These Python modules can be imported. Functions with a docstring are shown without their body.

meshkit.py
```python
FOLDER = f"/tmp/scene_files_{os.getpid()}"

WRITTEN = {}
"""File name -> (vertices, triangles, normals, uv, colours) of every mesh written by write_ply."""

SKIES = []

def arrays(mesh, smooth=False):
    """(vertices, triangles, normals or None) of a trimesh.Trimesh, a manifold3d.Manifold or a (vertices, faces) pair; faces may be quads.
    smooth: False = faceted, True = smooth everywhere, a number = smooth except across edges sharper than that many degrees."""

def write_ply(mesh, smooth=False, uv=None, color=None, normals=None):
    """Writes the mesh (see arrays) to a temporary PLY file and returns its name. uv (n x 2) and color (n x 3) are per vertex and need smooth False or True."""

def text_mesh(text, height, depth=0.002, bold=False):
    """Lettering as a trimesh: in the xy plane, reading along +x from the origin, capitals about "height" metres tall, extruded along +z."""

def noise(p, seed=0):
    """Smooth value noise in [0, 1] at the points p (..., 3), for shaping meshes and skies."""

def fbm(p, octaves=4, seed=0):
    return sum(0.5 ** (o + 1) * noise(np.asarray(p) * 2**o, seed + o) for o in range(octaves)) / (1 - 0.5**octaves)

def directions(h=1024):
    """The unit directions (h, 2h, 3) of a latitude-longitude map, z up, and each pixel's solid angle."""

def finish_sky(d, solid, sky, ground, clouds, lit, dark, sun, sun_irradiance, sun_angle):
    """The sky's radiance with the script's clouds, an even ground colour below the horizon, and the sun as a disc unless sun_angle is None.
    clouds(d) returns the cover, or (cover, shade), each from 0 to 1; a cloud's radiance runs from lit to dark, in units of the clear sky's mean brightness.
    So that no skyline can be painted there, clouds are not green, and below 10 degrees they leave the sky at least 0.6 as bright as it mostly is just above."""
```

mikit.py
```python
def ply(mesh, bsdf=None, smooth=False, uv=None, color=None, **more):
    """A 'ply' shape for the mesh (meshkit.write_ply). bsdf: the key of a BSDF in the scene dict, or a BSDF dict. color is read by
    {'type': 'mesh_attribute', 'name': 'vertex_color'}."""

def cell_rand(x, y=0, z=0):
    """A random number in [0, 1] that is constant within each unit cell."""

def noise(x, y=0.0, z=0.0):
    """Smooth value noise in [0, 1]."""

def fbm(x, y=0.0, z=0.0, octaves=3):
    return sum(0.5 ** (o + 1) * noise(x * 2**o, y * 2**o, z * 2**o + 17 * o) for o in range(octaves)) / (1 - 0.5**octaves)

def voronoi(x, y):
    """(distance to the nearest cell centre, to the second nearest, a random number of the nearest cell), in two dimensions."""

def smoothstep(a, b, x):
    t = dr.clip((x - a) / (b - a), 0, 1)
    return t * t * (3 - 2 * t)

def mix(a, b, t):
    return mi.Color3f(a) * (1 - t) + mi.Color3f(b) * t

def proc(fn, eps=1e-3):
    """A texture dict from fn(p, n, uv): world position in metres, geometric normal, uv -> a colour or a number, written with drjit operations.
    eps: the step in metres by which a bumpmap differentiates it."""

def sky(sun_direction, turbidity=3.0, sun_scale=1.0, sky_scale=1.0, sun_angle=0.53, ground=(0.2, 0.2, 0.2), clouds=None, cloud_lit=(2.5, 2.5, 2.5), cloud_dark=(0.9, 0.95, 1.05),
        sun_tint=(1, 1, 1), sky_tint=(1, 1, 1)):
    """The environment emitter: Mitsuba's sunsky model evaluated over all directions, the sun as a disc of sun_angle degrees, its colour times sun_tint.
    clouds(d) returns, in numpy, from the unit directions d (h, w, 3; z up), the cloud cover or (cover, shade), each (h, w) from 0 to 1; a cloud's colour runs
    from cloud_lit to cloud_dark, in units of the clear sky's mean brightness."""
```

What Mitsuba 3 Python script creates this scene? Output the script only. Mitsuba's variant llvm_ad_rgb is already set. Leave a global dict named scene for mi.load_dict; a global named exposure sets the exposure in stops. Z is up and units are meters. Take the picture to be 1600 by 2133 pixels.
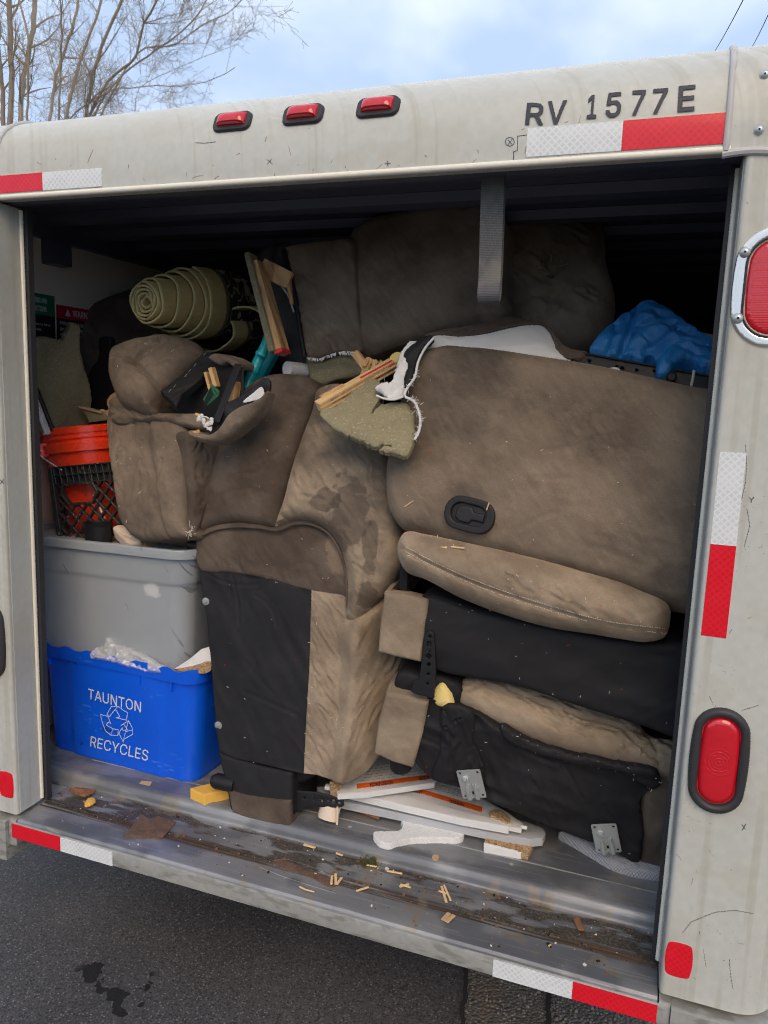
import math, random
import numpy as np, trimesh, shapely, drjit as dr, mitsuba as mi, mikit, meshkit
from scipy.spatial import Delaunay, cKDTree
from scipy.interpolate import LinearNDInterpolator
from mikit import proc, noise, fbm, voronoi, smoothstep, mix, cell_rand

T = mi.ScalarTransform4f
scene, labels = {}, {}
# ------------------------------------------------------------------ camera, sky, exposure
CAM = np.array([1.5821, -1.5095, 1.6577])
YAW, PITCH, ROLL, FOCAL = 0.33786, 0.15431, 0.03608, 1575.0      # FOCAL in pixels of a 1600 px wide picture
FW = np.array([-math.sin(YAW) * math.cos(PITCH), math.cos(YAW) * math.cos(PITCH), -math.sin(PITCH)])
RT0 = np.cross(FW, [0, 0, 1]); RT0 /= np.linalg.norm(RT0)
UP0 = np.cross(RT0, FW)
RT = math.cos(ROLL) * RT0 + math.sin(ROLL) * UP0
UP = -math.sin(ROLL) * RT0 + math.cos(ROLL) * UP0
scene['camera'] = {'type': 'perspective', 'fov': math.degrees(2 * math.atan(800 / FOCAL)), 'fov_axis': 'x', 'near_clip': 0.05, 'far_clip': 3000.0,
                   'to_world': T().look_at(origin=CAM.tolist(), target=(CAM + FW).tolist(), up=UP.tolist())}
exposure = 2.2


def clouds(d):
    """A hazy veil, pale blue, with broken whiter cloud in it."""
    q = d / np.maximum(d[..., 2:3] + 0.25, 0.2)
    n = meshkit.fbm(q * [1.5, 1.5, 0.0] + [3.1, 7.7, 0.5], 5, 3)
    n2 = meshkit.fbm(q * [6.0, 4.5, 0.0] + [1.1, 2.7, 0.5], 5, 9)
    c = np.clip((n * 0.7 + n2 * 0.3 - 0.41) / 0.28, 0, 1) ** 1.2
    return 0.86 + 0.1 * c, 1 - c


scene['sky'] = mikit.sky([0.30, -0.72, 0.66], turbidity=3.5, sun_scale=0.30, sky_scale=1.0, sun_angle=40, clouds=clouds, cloud_lit=(2.9, 3.05, 3.2), cloud_dark=(1.48, 1.88, 2.55),
                         sky_tint=(1.0, 1.03, 1.08), sun_tint=(1.13, 1.0, 0.83), ground=(0.1, 0.1, 0.1))


# ------------------------------------------------------------------ survey of the photograph: a sight line through a photo pixel meets a plane of the place
def sight(px, py):
    return FW + RT * (px - 800) / FOCAL - UP * (py - 1066.5) / FOCAL


class Plane:
    """A plane of the place: a depth y, three (px, py, y) anchors, or a point and a normal."""

    def __init__(s, *a, p0=None, n=None):
        if p0 is None:
            if len(a) == 1:
                p0, n = (0, a[0], 0), (0, -1, 0)
            else:
                q = [at(*k) for k in a]
                p0, n = q[0], np.cross(q[1] - q[0], q[2] - q[0])
                n = n if n[1] < 0 else -n
        s.p0, s.n = np.array(p0, float), np.array(n, float) / np.linalg.norm(n)
        e = np.cross([0, 0, 1], s.n)
        s.e1 = np.array([1.0, 0, 0]) if np.linalg.norm(e) < 1e-6 else e / np.linalg.norm(e)
        s.e2 = np.cross(s.n, s.e1)

    def pt(s, px, py):
        d = sight(px, py)
        return CAM + d * ((s.p0 - CAM) @ s.n) / (d @ s.n)

    def uv(s, pts):
        return np.array([[(s.pt(*p) - s.p0) @ s.e1, (s.pt(*p) - s.p0) @ s.e2] for p in pts])

    def xyz(s, uv, h=0.0):
        uv = np.asarray(uv)
        return s.p0 + uv[:, :1] * s.e1 + uv[:, 1:2] * s.e2 + np.broadcast_to(h, (len(uv),))[:, None] * s.n


def at(px, py, Y):
    d = sight(px, py)
    return CAM + d * (Y - CAM[1]) / d[1]


def level(z):
    return Plane(p0=(0, 0, z), n=(0, 0, 1))


# ------------------------------------------------------------------ the scene's entries
def num(key):
    k, i = key, 0
    while k in scene or k in labels or any(x.startswith(k + '__') for x in scene):
        i += 1
        k = f'{key}_{i:03d}'
    return k


def thing(name, label, cat, group=None, kind=None):
    k = num(name)
    labels[k] = {'label': label, 'category': cat}
    if group: labels[k]['group'] = group
    if kind: labels[k]['kind'] = kind
    return k


def part(parent, name, mesh, bsdf, smooth=35, label=None, kind=None, **kw):
    k = num(parent + '__' + name)
    scene[k] = mikit.ply(mesh, bsdf, smooth, **kw)
    if label or kind:
        labels[k] = {a: b for a, b in (('label', label), ('kind', kind)) if b}
    return k


def solo(name, mesh, bsdf, label, cat, smooth=35, group=None, kind=None, **kw):
    k = thing(name, label, cat, group, kind)
    scene[k] = mikit.ply(mesh, bsdf, smooth, **kw)
    return k


def setting(name, mesh, bsdf, smooth=False, label=None, **kw):
    scene[name] = mikit.ply(mesh, bsdf, smooth, **kw)
    labels[name] = {'kind': 'structure', 'label': label or name}


cat = trimesh.util.concatenate


# ------------------------------------------------------------------ shapes
def catmull(pts, closed, h):
    p = np.asarray(pts, float)
    n = len(p)
    q = np.vstack([p[-1], p, p[:2]]) if closed else np.vstack([2 * p[0] - p[1], p, 2 * p[-1] - p[-2]])
    out = []
    for i in range(1, n + 1 if closed else n):
        a, b, c, d = q[i - 1], q[i], q[i + 1], q[i + 2]
        k = max(2, int(np.linalg.norm(c - b) / h * 1.5))
        t = np.linspace(0, 1, k, endpoint=False)[:, None]
        # centripetal-like tension keeps long and short spans from overshooting
        la, lb, lc = (np.linalg.norm(x) + 1e-9 for x in (b - a, c - b, d - c))
        m1 = ((c - b) / lb * la + (b - a) / la * lb) / (la + lb) * lb
        m2 = ((d - c) / lc * lb + (c - b) / lb * lc) / (lb + lc) * lb
        out.append(b * (2 * t**3 - 3 * t**2 + 1) + m1 * (t**3 - 2 * t**2 + t) + c * (-2 * t**3 + 3 * t**2) + m2 * (t**3 - t**2))
    if not closed:
        out.append(p[-1:])
    return np.vstack(out)


def resample(p, h, closed):
    p = np.asarray(p, float)
    q = np.vstack([p, p[:1]]) if closed else p
    s = np.r_[0, np.cumsum(np.linalg.norm(np.diff(q, axis=0), axis=1))]
    n = max(3, int(round(s[-1] / h)))
    x = np.linspace(0, s[-1], n, endpoint=False) if closed else np.linspace(0, s[-1], n + 1)
    return np.stack([np.interp(x, s, q[:, k]) for k in range(q.shape[1])], 1)


def prof(d, R):
    t = np.clip(d / max(R, 1e-9), 0, 1)
    return np.sqrt(np.maximum(0, 1 - (1 - t) ** 2))


def folds(ang, lam, amp, seed, stretch=5.0, power=1.0):
    """A cloth's creases: stretched noise ridges running along the direction ang (degrees from e1)."""
    c, s = math.cos(math.radians(ang)), math.sin(math.radians(ang))

    def fn(u, v):
        f = meshkit.fbm(np.stack([(u * c + v * s) / (lam * stretch), (-u * s + v * c) / lam, u * 0 + seed], -1), 3, seed)
        return amp * ((1 - np.abs(2 * f - 1)) ** power - 0.75)
    return fn


def lumps(lam, amp, seed):
    return lambda u, v: amp * 2 * (meshkit.fbm(np.stack([u / lam, v / lam, u * 0 + seed], -1), 3, seed) - 0.5)


def crumple(lam, amp, seed, ang=0.0, sx=1.0):
    """Sharp-edged facets of a crumpled sheet: the ridges between the cells of a jittered lattice."""
    c, s = math.cos(math.radians(ang)), math.sin(math.radians(ang))

    def fn(u, v):
        x, y = (u * c + v * s) / (lam * sx), (-u * s + v * c) / lam
        best = np.full(x.shape, 9.0)
        for a in (-1, 0, 1):
            for b in (-1, 0, 1):
                i, j = np.floor(x) + a, np.floor(y) + b
                q = np.stack([i, j, i * 0 + seed], -1)
                best = np.minimum(best, np.hypot(i + meshkit.noise(q, seed) - x, j + meshkit.noise(q, seed + 7) - y))
        return amp * (best - 0.45)
    return fn


def facets(lam, amp, seed, ang=0.0, sx=1.6):
    """A sheet folded along straight creases: random heights joined by flat facets."""
    c, s = math.cos(math.radians(ang)), math.sin(math.radians(ang))

    def fn(u, v):
        x, y = (u * c + v * s) / (lam * sx), (-u * s + v * c) / lam
        g_ = np.random.default_rng(seed)
        i, j = np.meshgrid(np.arange(math.floor(x.min()) - 2, math.ceil(x.max()) + 3), np.arange(math.floor(y.min()) - 2, math.ceil(y.max()) + 3))
        q = np.stack([i.ravel(), j.ravel()], 1) + g_.uniform(-0.45, 0.45, (i.size, 2))
        return amp * LinearNDInterpolator(q, g_.uniform(-1, 1, len(q)))(x, y)
    return fn


def slab(pl, pts, R=0.01, thick=0.05, bulge=0.0, h=0.008, sharp=False, ragged=0.0, seams=(), puffs=(), wr=(), holes=(), back=None, crease=None, seed=1, local=False):
    """A solid with the outline pts (photo pixels on the plane), front edges rounded by R, a bulging front, creases, seams and raised panels, and real thickness."""
    uv = np.asarray(pts, float) if local else Plane(p0=pl.p0 - pl.n * R, n=pl.n).uv(pts)     # the outline is that of the solid's rim
    b = resample(uv, h, True) if sharp else resample(catmull(uv, True, h), h, True)
    if sharp:   # keep the corners themselves
        b = np.vstack([np.vstack([uv[i], (uv[i] + (uv[(i + 1) % len(uv)] - uv[i]) * np.linspace(0, 1, max(2, int(np.linalg.norm(uv[(i + 1) % len(uv)] - uv[i]) / h)), endpoint=False)[:, None])[1:]]) for i in range(len(uv))])
    if ragged:
        c = b.mean(0)
        g = np.random.default_rng(seed)
        k = meshkit.fbm(np.stack([b[:, 0] / 0.012, b[:, 1] / 0.012, b[:, 0] * 0 + seed], -1), 3, seed) - 0.5
        tang = np.roll(b, -1, 0) - np.roll(b, 1, 0)
        nrm = np.stack([tang[:, 1], -tang[:, 0]], 1) / (np.linalg.norm(tang, axis=1, keepdims=True) + 1e-9)
        b = b + nrm * (2 * ragged * k + ragged * 0.4 * g.normal(size=len(b)))[:, None]
    poly = shapely.Polygon(b)
    if not poly.is_valid:
        poly = poly.buffer(0)
        poly = max(getattr(poly, 'geoms', [poly]), key=lambda g: g.area)
        b = resample(np.array(poly.exterior.coords)[:-1], h, True)
        poly = shapely.Polygon(b).buffer(0)
        poly = max(getattr(poly, 'geoms', [poly]), key=lambda g: g.area)
    if shapely.LinearRing(b).is_ccw is False:
        b = b[::-1]
    loops = [b]
    for hole in holes:
        q = np.asarray(hole, float) if local else pl.uv(hole)
        q = resample(q, min(h, 0.006), True)
        if shapely.LinearRing(q).is_ccw: q = q[::-1]
        loops.append(q)
        poly = poly.difference(shapely.Polygon(q))
    ring_pts = []
    for f in (0.04, 0.15, 0.35, 0.65):
        if R < 0.0015: break
        inner = poly.buffer(-R * f)
        for g in getattr(inner, 'geoms', [inner]):
            for rr in [] if g.is_empty else [g.exterior, *g.interiors]:
                ring_pts.append(resample(np.array(rr.coords)[:-1], h, True))
    x0, y0, x1, y1 = poly.bounds
    xs, ys = np.arange(x0, x1 + h, h), np.arange(y0, y1 + h, h * 0.866)
    gx, gy = np.meshgrid(xs, ys)
    gx = gx + (np.arange(len(ys)) % 2)[:, None] * h / 2
    g = np.stack([gx.ravel(), gy.ravel()], 1)
    edge = poly.boundary
    ok = shapely.contains_xy(poly, g[:, 0], g[:, 1])
    g = g[ok]
    dist = shapely.distance(shapely.points(g), edge) if len(g) else np.zeros(0)
    g = g[dist > max(R * 0.85 if ring_pts else 0, h * 0.55)]
    nb = sum(len(l) for l in loops)
    P = np.vstack(loops + ring_pts + [g])
    tri = Delaunay(P).simplices
    cen = P[tri].mean(1)
    a2 = np.cross(P[tri[:, 1]] - P[tri[:, 0]], P[tri[:, 2]] - P[tri[:, 0]])
    tri = tri[shapely.contains_xy(poly, cen[:, 0], cen[:, 1]) & (np.abs(a2) > 1e-12)]
    a2 = np.cross(P[tri[:, 1]] - P[tri[:, 0]], P[tri[:, 2]] - P[tri[:, 0]])
    tri[a2 < 0] = tri[a2 < 0][:, ::-1]
    pp = shapely.points(P)
    d = shapely.distance(pp, edge)
    d[:nb] = 0
    H = R * (prof(d, R) - 1) if R > 0 else np.zeros(len(P))
    if bulge:
        H = H + bulge * prof(d, max(d.max(), 1e-6)) ** 1.5
    for q, Rp, rise in puffs:
        pq = shapely.Polygon(catmull(pl.uv(q) if not local else q, True, h)).buffer(0)
        ins = shapely.contains_xy(pq, P[:, 0], P[:, 1])
        H = H + np.where(ins, rise * prof(shapely.distance(pp, pq.boundary), Rp), 0)
    for q, w, dep in seams:
        ln = shapely.LineString(catmull(pl.uv(q) if not local else q, False, h))
        sd = shapely.distance(pp, ln)
        H = H - dep * np.exp(-(sd / w) ** 2) - 0.35 * dep * np.exp(-(sd / (4 * w)) ** 2)
    fade = np.clip(d / max(R * 0.6, 0.006), 0, 1)
    if crease:      # (how many, direction, length, depth): short sharp creases pressed into the cloth
        k, ang, ln_, dep = crease
        g_ = np.random.default_rng(seed + k)
        for _ in range(k):
            c_ = P[g_.integers(len(P))]
            a_ = math.radians(ang + g_.normal(0, 22)); L_ = ln_ * g_.uniform(0.4, 1.4)
            t_ = np.linspace(-0.5, 0.5, 7)[:, None]
            q_ = c_ + t_ * L_ * np.array([[math.cos(a_), math.sin(a_)]]) + (t_**2 - .1) * g_.normal(0, 0.35) * L_ * np.array([[-math.sin(a_), math.cos(a_)]])
            sd = shapely.distance(pp, shapely.LineString(q_))
            near = sd < 0.03
            w_ = 0.0035 * g_.uniform(0.7, 1.6)
            H = H - np.where(near, dep * g_.uniform(0.4, 1.2) * (np.exp(-(sd / w_) ** 2) - 0.55 * np.exp(-((sd - 2.2 * w_) / (1.6 * w_)) ** 2)), 0) * fade
    for fn in wr:
        H = H + fn(P[:, 0], P[:, 1]) * fade
    front = pl.xyz(P, H)
    bk = -pl.n if back is None else np.asarray(back, float)
    n = len(P)
    bp = P
    backv = pl.xyz(bp, -R) + bk * thick
    V = [front, backv]
    F = [tri, tri[:, ::-1] + n]
    i0 = 0
    for l in loops:
        k = np.arange(len(l)) + i0
        m = np.roll(k, -1)
        F += [np.stack([k, k + n, m + n], 1), np.stack([k, m + n, m], 1)]
        i0 += len(l)
    mesh = trimesh.Trimesh(np.vstack(V), np.vstack(F), process=False)
    mesh.metadata.update(front=n, pl=pl, uv=P, H=H)
    return mesh


def on(mesh, px, py, lift=0.0):
    """The point of a slab's front seen at a photo pixel."""
    pl = mesh.metadata['pl']
    uv = pl.uv([(px, py)])
    for _ in range(2):
        i = cKDTree(mesh.metadata['uv']).query(uv)[1]
        h = mesh.metadata['H'][i][0]
        d = sight(px, py)
        p = CAM + d * ((pl.p0 + pl.n * h - CAM) @ pl.n) / (d @ pl.n)
        uv = np.array([[(p - pl.p0) @ pl.e1, (p - pl.p0) @ pl.e2]])
    return p + pl.n * lift


def tube(pts, r, sides=8, closed=False, cap=True):
    p = np.asarray(pts, float)
    n = len(p)
    r = np.broadcast_to(r, (n,))
    t = (np.roll(p, -1, 0) - np.roll(p, 1, 0)) if closed else np.gradient(p, axis=0)
    t /= np.linalg.norm(t, axis=1, keepdims=True) + 1e-12
    a = np.cross(t[0], [0, 0, 1.0]); a = a if np.linalg.norm(a) > 0.1 else np.cross(t[0], [1.0, 0, 0])
    A = []
    for i in range(n):
        a = a - t[i] * (a @ t[i]); a /= np.linalg.norm(a) + 1e-12
        A.append(a)
    A = np.array(A); B = np.cross(t, A)
    th = np.arange(sides) * 2 * np.pi / sides
    V = p[:, None] + r[:, None, None] * (np.cos(th)[None, :, None] * A[:, None] + np.sin(th)[None, :, None] * B[:, None])
    m = n if closed else n - 1
    i, j = np.meshgrid(np.arange(m), np.arange(sides), indexing='ij')
    i2, j2 = (i + 1) % n, (j + 1) % sides
    q = np.stack([i * sides + j, i * sides + j2, i2 * sides + j2, i2 * sides + j], -1).reshape(-1, 4)
    F = np.vstack([q[:, [0, 1, 2]], q[:, [0, 2, 3]]])
    V = V.reshape(-1, 3)
    if cap and not closed:
        k = np.arange(sides); k2 = (k + 1) % sides
        V = np.vstack([V, p[:1], p[-1:]])
        F = np.vstack([F, np.stack([k2, k, k * 0 + len(V) - 2], 1), np.stack([k + (n - 1) * sides, k2 + (n - 1) * sides, k * 0 + len(V) - 1], 1)])
    return trimesh.Trimesh(V, F, process=False)


def bar(p, q, w, t, up=(0, 0, 1), bev=0.001):
    """A bevelled rectangular bar from p to q, w wide along up, t thick across."""
    p, q = np.asarray(p, float), np.asarray(q, float)
    L = np.linalg.norm(q - p)
    x = (q - p) / L
    z = np.asarray(up, float) - x * (np.asarray(up, float) @ x); z /= np.linalg.norm(z)
    y = np.cross(z, x)
    m = rbox(L, t, w, bev)
    m.apply_transform(np.vstack([np.column_stack([x, y, z, (p + q) / 2]), [0, 0, 0, 1]]))
    return m


def rbox(a, b, c, bev):
    """A box with bevelled edges."""
    h = np.array([a, b, c]) / 2
    bev = min(bev, h.min() * 0.9)
    pts = []
    for s in np.array(np.meshgrid([-1, 1], [-1, 1], [-1, 1])).T.reshape(-1, 3):
        for k in range(3):
            e = np.full(3, bev); e[k] = 0
            pts.append(s * (h - e))
    return trimesh.convex.convex_hull(np.array(pts))


def place(m, p, rz=0, rx=0, ry=0):
    m = m.copy()
    M = trimesh.transformations.euler_matrix(math.radians(rx), math.radians(ry), math.radians(rz), 'sxyz')
    M[:3, 3] = p
    m.apply_transform(M)
    return m


def extrude_x(profile, x0, x1, nx=2, fn=None):
    """The closed (y, z) profile carried along x."""
    p = np.asarray(profile, float)
    if shapely.LinearRing(p).is_ccw is False: p = p[::-1]
    xs = np.linspace(x0, x1, nx)
    n = len(p)
    V = np.concatenate([np.column_stack([np.full(n, x), p]) for x in xs])
    F = []
    for i in range(nx - 1):
        k = np.arange(n) + i * n; m = np.roll(np.arange(n), -1) + i * n
        F += [np.stack([k, m + n, m], 1), np.stack([k, k + n, m + n], 1)]
    cap = trimesh.creation.triangulate_polygon(shapely.Polygon(p), engine='earcut')
    cv, cf = np.asarray(cap[0]), np.asarray(cap[1])
    cf = np.array([f if np.cross(cv[f[1]] - cv[f[0]], cv[f[2]] - cv[f[0]]) > 0 else f[::-1] for f in cf])
    V = np.vstack([V, np.column_stack([np.full(len(cv), x0), cv]), np.column_stack([np.full(len(cv), x1), cv])])
    b = n * nx
    F += [cf[:, ::-1] + b, cf + b + len(cv)]
    m = trimesh.Trimesh(V, np.vstack(F)[:, ::-1], process=False)
    if m.volume < 0: m.invert()
    return m


def extrude_z(plan, z0, z1):
    m = trimesh.creation.extrude_polygon(shapely.Polygon(plan).buffer(0), z1 - z0, engine='earcut')
    m.apply_translation([0, 0, z0])
    return m


def rrect(w, d, r, n=6):
    out = []
    for cx, cy, a0 in ((w / 2 - r, d / 2 - r, 0), (-w / 2 + r, d / 2 - r, 90), (-w / 2 + r, -d / 2 + r, 180), (w / 2 - r, -d / 2 + r, 270)):
        for a in np.radians(a0 + np.linspace(0, 90, n)):
            out.append((cx + r * math.cos(a), cy + r * math.sin(a)))
    return np.array(out)


def loft(levels, closed_bottom=True, sub=None, h=0.03):
    """Rounded-rectangle sections (z, w, d, r): a skin through them in the given order."""
    rings = []
    for z, w, d, r in levels:
        q = rrect(w, d, r, 7)
        rings.append(np.column_stack([q, np.full(len(q), z)]))
    if sub:     # split long straight sides so that the rim can be shaped
        rings2 = []
        for q in rings:
            o = []
            for i in range(len(q)):
                a, b = q[i], q[(i + 1) % len(q)]
                k = sub if i % 7 == 6 else 1
                o += [a + (b - a) * t / k for t in range(k)]
            rings2.append(np.array(o))
        rings = rings2
    n = len(rings[0])
    V = np.vstack(rings)
    F = []
    for i in range(len(rings) - 1):
        k = np.arange(n) + i * n; m = np.roll(np.arange(n), -1) + i * n
        F += [np.stack([k, m, m + n], 1), np.stack([k, m + n, k + n], 1)]
    c = [V]
    for ring, flip in ((0, True), (len(rings) - 1, False)):
        c.append(rings[ring].mean(0)[None])
        k = np.arange(n) + ring * n; m = np.roll(np.arange(n), -1) + ring * n
        ce = np.full(n, len(V) + (0 if ring == 0 else 1))
        F.append(np.stack([m, k, ce] if flip else [k, m, ce], 1))
    return trimesh.Trimesh(np.vstack(c), np.vstack(F), process=False)


def lathe(prof_rz, n=40):
    p = np.asarray(prof_rz, float)
    th = np.arange(n) * 2 * np.pi / n
    V = np.stack([p[:, 0][:, None] * np.cos(th), p[:, 0][:, None] * np.sin(th), np.repeat(p[:, 1][:, None], n, 1)], -1).reshape(-1, 3)
    i, j = np.meshgrid(np.arange(len(p) - 1), np.arange(n), indexing='ij')
    j2 = (j + 1) % n
    q = np.stack([i * n + j, i * n + j2, (i + 1) * n + j2, (i + 1) * n + j], -1).reshape(-1, 4)
    return trimesh.Trimesh(V, np.vstack([q[:, [0, 1, 2]], q[:, [0, 2, 3]]]), process=False)


def lettering(pl, text, pL, pR, pT, depth=0.0008, bold=False, lift=0.0006):
    """Lettering on a plane: baseline from pL to pR, the first capital's top at pT (photo pixels)."""
    m = meshkit.text_mesh(text, 1.0, 1.0, bold)
    x1 = m.vertices[:, 0].max(); x0 = m.vertices[:, 0].min()
    L, R_, T_ = pl.uv([pL, pR, pT])
    v = m.vertices
    uv = L + (v[:, :1] - x0) / (x1 - x0) * (R_ - L) + v[:, 1:2] * (T_ - L)
    out = trimesh.Trimesh(pl.xyz(uv, lift + v[:, 2] * depth), m.faces, process=False)
    if out.volume < 0: out.invert()
    return out


def strokes(pl, lines, w=0.0012, depth=0.0004, lift=0.0003, local=False):
    """Thin drawn lines lying on a plane."""
    out = []
    for q in lines:
        uv = np.asarray(q, float) if local else pl.uv(q)
        g = shapely.LineString(uv).buffer(w / 2, cap_style='flat', join_style='mitre')
        for gg in getattr(g, 'geoms', [g]):
            m = trimesh.creation.extrude_polygon(gg, depth, engine='earcut')
            v = m.vertices
            m = trimesh.Trimesh(pl.xyz(v[:, :2], lift + v[:, 2]), m.faces, process=False)
            out.append(m)
    return cat(out)
# ------------------------------------------------------------------ materials
def mat(name, color, rough=0.6, bump=None, scale=0.001, eps=1e-3, two=True, **kw):
    col = proc(color) if callable(color) else {'type': 'rgb', 'value': list(color)}
    d = {'type': 'principled', 'base_color': col, 'roughness': proc(rough) if callable(rough) else rough, 'specular': kw.pop('specular', 0.4), **kw}
    if bump:
        d = {'type': 'bumpmap', 'arbitrary': proc(bump, eps), 'scale': scale, 'bsdf': d}
    scene[name] = {'type': 'twosided', 'bsdf': d} if two else d


def c_paint(p, n, uv):
    base = mix((0.445, 0.462, 0.435), (0.400, 0.402, 0.355), smoothstep(0.42, 0.75, fbm(p.x * 3, p.y * 3, p.z * 2.2 + 4, 4)))
    streak = smoothstep(0.55, 0.8, fbm(p.x * 60 + p.y * 60, p.z * 2.5, 3, 3))
    base = mix(base, (0.355, 0.35, 0.295), streak * 0.5) * (0.94 + 0.12 * fbm(p.x * 90, p.y * 90, p.z * 60, 3))
    speck = smoothstep(0.90, 0.93, noise(p.x * 190, p.y * 190, p.z * 190)) * smoothstep(0.5, 0.7, fbm(p.x * 7, p.y * 7, p.z * 7, 2))
    base = mix(base, (0.16, 0.15, 0.13), speck * 0.3)
    stain = smoothstep(0.66, 0.72, fbm(p.x * 11 + 5, p.y * 11, p.z * 8, 4))
    return mix(base, (0.39, 0.365, 0.275), stain * 0.22)


def c_galv(p, n, uv):
    sp = cell_rand(p.x * 70 + 2 * noise(p.x * 40, p.z * 40, 1), p.y * 70, p.z * 70 + 2 * noise(p.x * 40, p.y * 40, 3))
    b = mix((0.33, 0.34, 0.33), (0.45, 0.46, 0.44), sp * 0.4 + 0.6 * fbm(p.x * 12, p.y * 30, p.z * 30, 4))
    d = smoothstep(0.52, 0.7, fbm(p.x * 22, p.y * 40, p.z * 60 + 9, 4))
    b = mix(b, (0.20, 0.195, 0.17), d * 0.6)
    return mix(b, (0.52, 0.53, 0.51), smoothstep(0.62, 0.75, fbm(p.x * 5 + 3, p.y * 8, p.z * 8, 3)) * 0.5)


def c_deck(p, n, uv):
    b = mix((0.175, 0.185, 0.205), (0.36, 0.37, 0.385), fbm(p.x * 7, p.y * 16, p.z * 4, 5))
    patch = smoothstep(0.45, 0.62, fbm(p.x * 6 + 7, p.y * 9, 2, 4))
    b = mix(b, (0.105, 0.115, 0.138), patch * 0.65)
    scr = smoothstep(0.76, 0.84, noise(p.x * 9 + 40 * p.y, p.y * 260, 5)) * 0.25
    b = mix(b, (0.42, 0.42, 0.43), scr)
    # wet grit lies in the trough along the track
    tr = smoothstep(0.075, 0.1, p.y) * (1 - smoothstep(0.19, 0.205, p.y))
    trk = smoothstep(0.072, 0.080, p.y) * (1 - smoothstep(0.106, 0.116, p.y)) * (p.z < 0.47)
    b = mix(b, mix((0.030, 0.022, 0.017), (0.15, 0.095, 0.06), noise(p.x * 5 + 9 * p.y, p.y * 420, 6)), trk * smoothstep(0.30, 0.52, fbm(p.x * 5, p.y * 160, 3, 4)) * 0.9)
    dirt = smoothstep(0.47, 0.60, fbm(p.x * 12, p.y * 40, 8, 5)) * tr
    grit = noise(p.x * 330, p.y * 330, 2)
    b = mix(b, mix((0.050, 0.042, 0.034), (0.17, 0.14, 0.11), grit * grit), dirt * 0.85)
    return mix(b, (0.30, 0.24, 0.16), smoothstep(0.70, 0.76, fbm(p.x * 16, p.y * 16, 1, 3)) * 0.4)


def r_deck(p, n, uv):
    return 0.34 + 0.36 * fbm(p.x * 9, p.y * 14, 3, 4)


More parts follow.
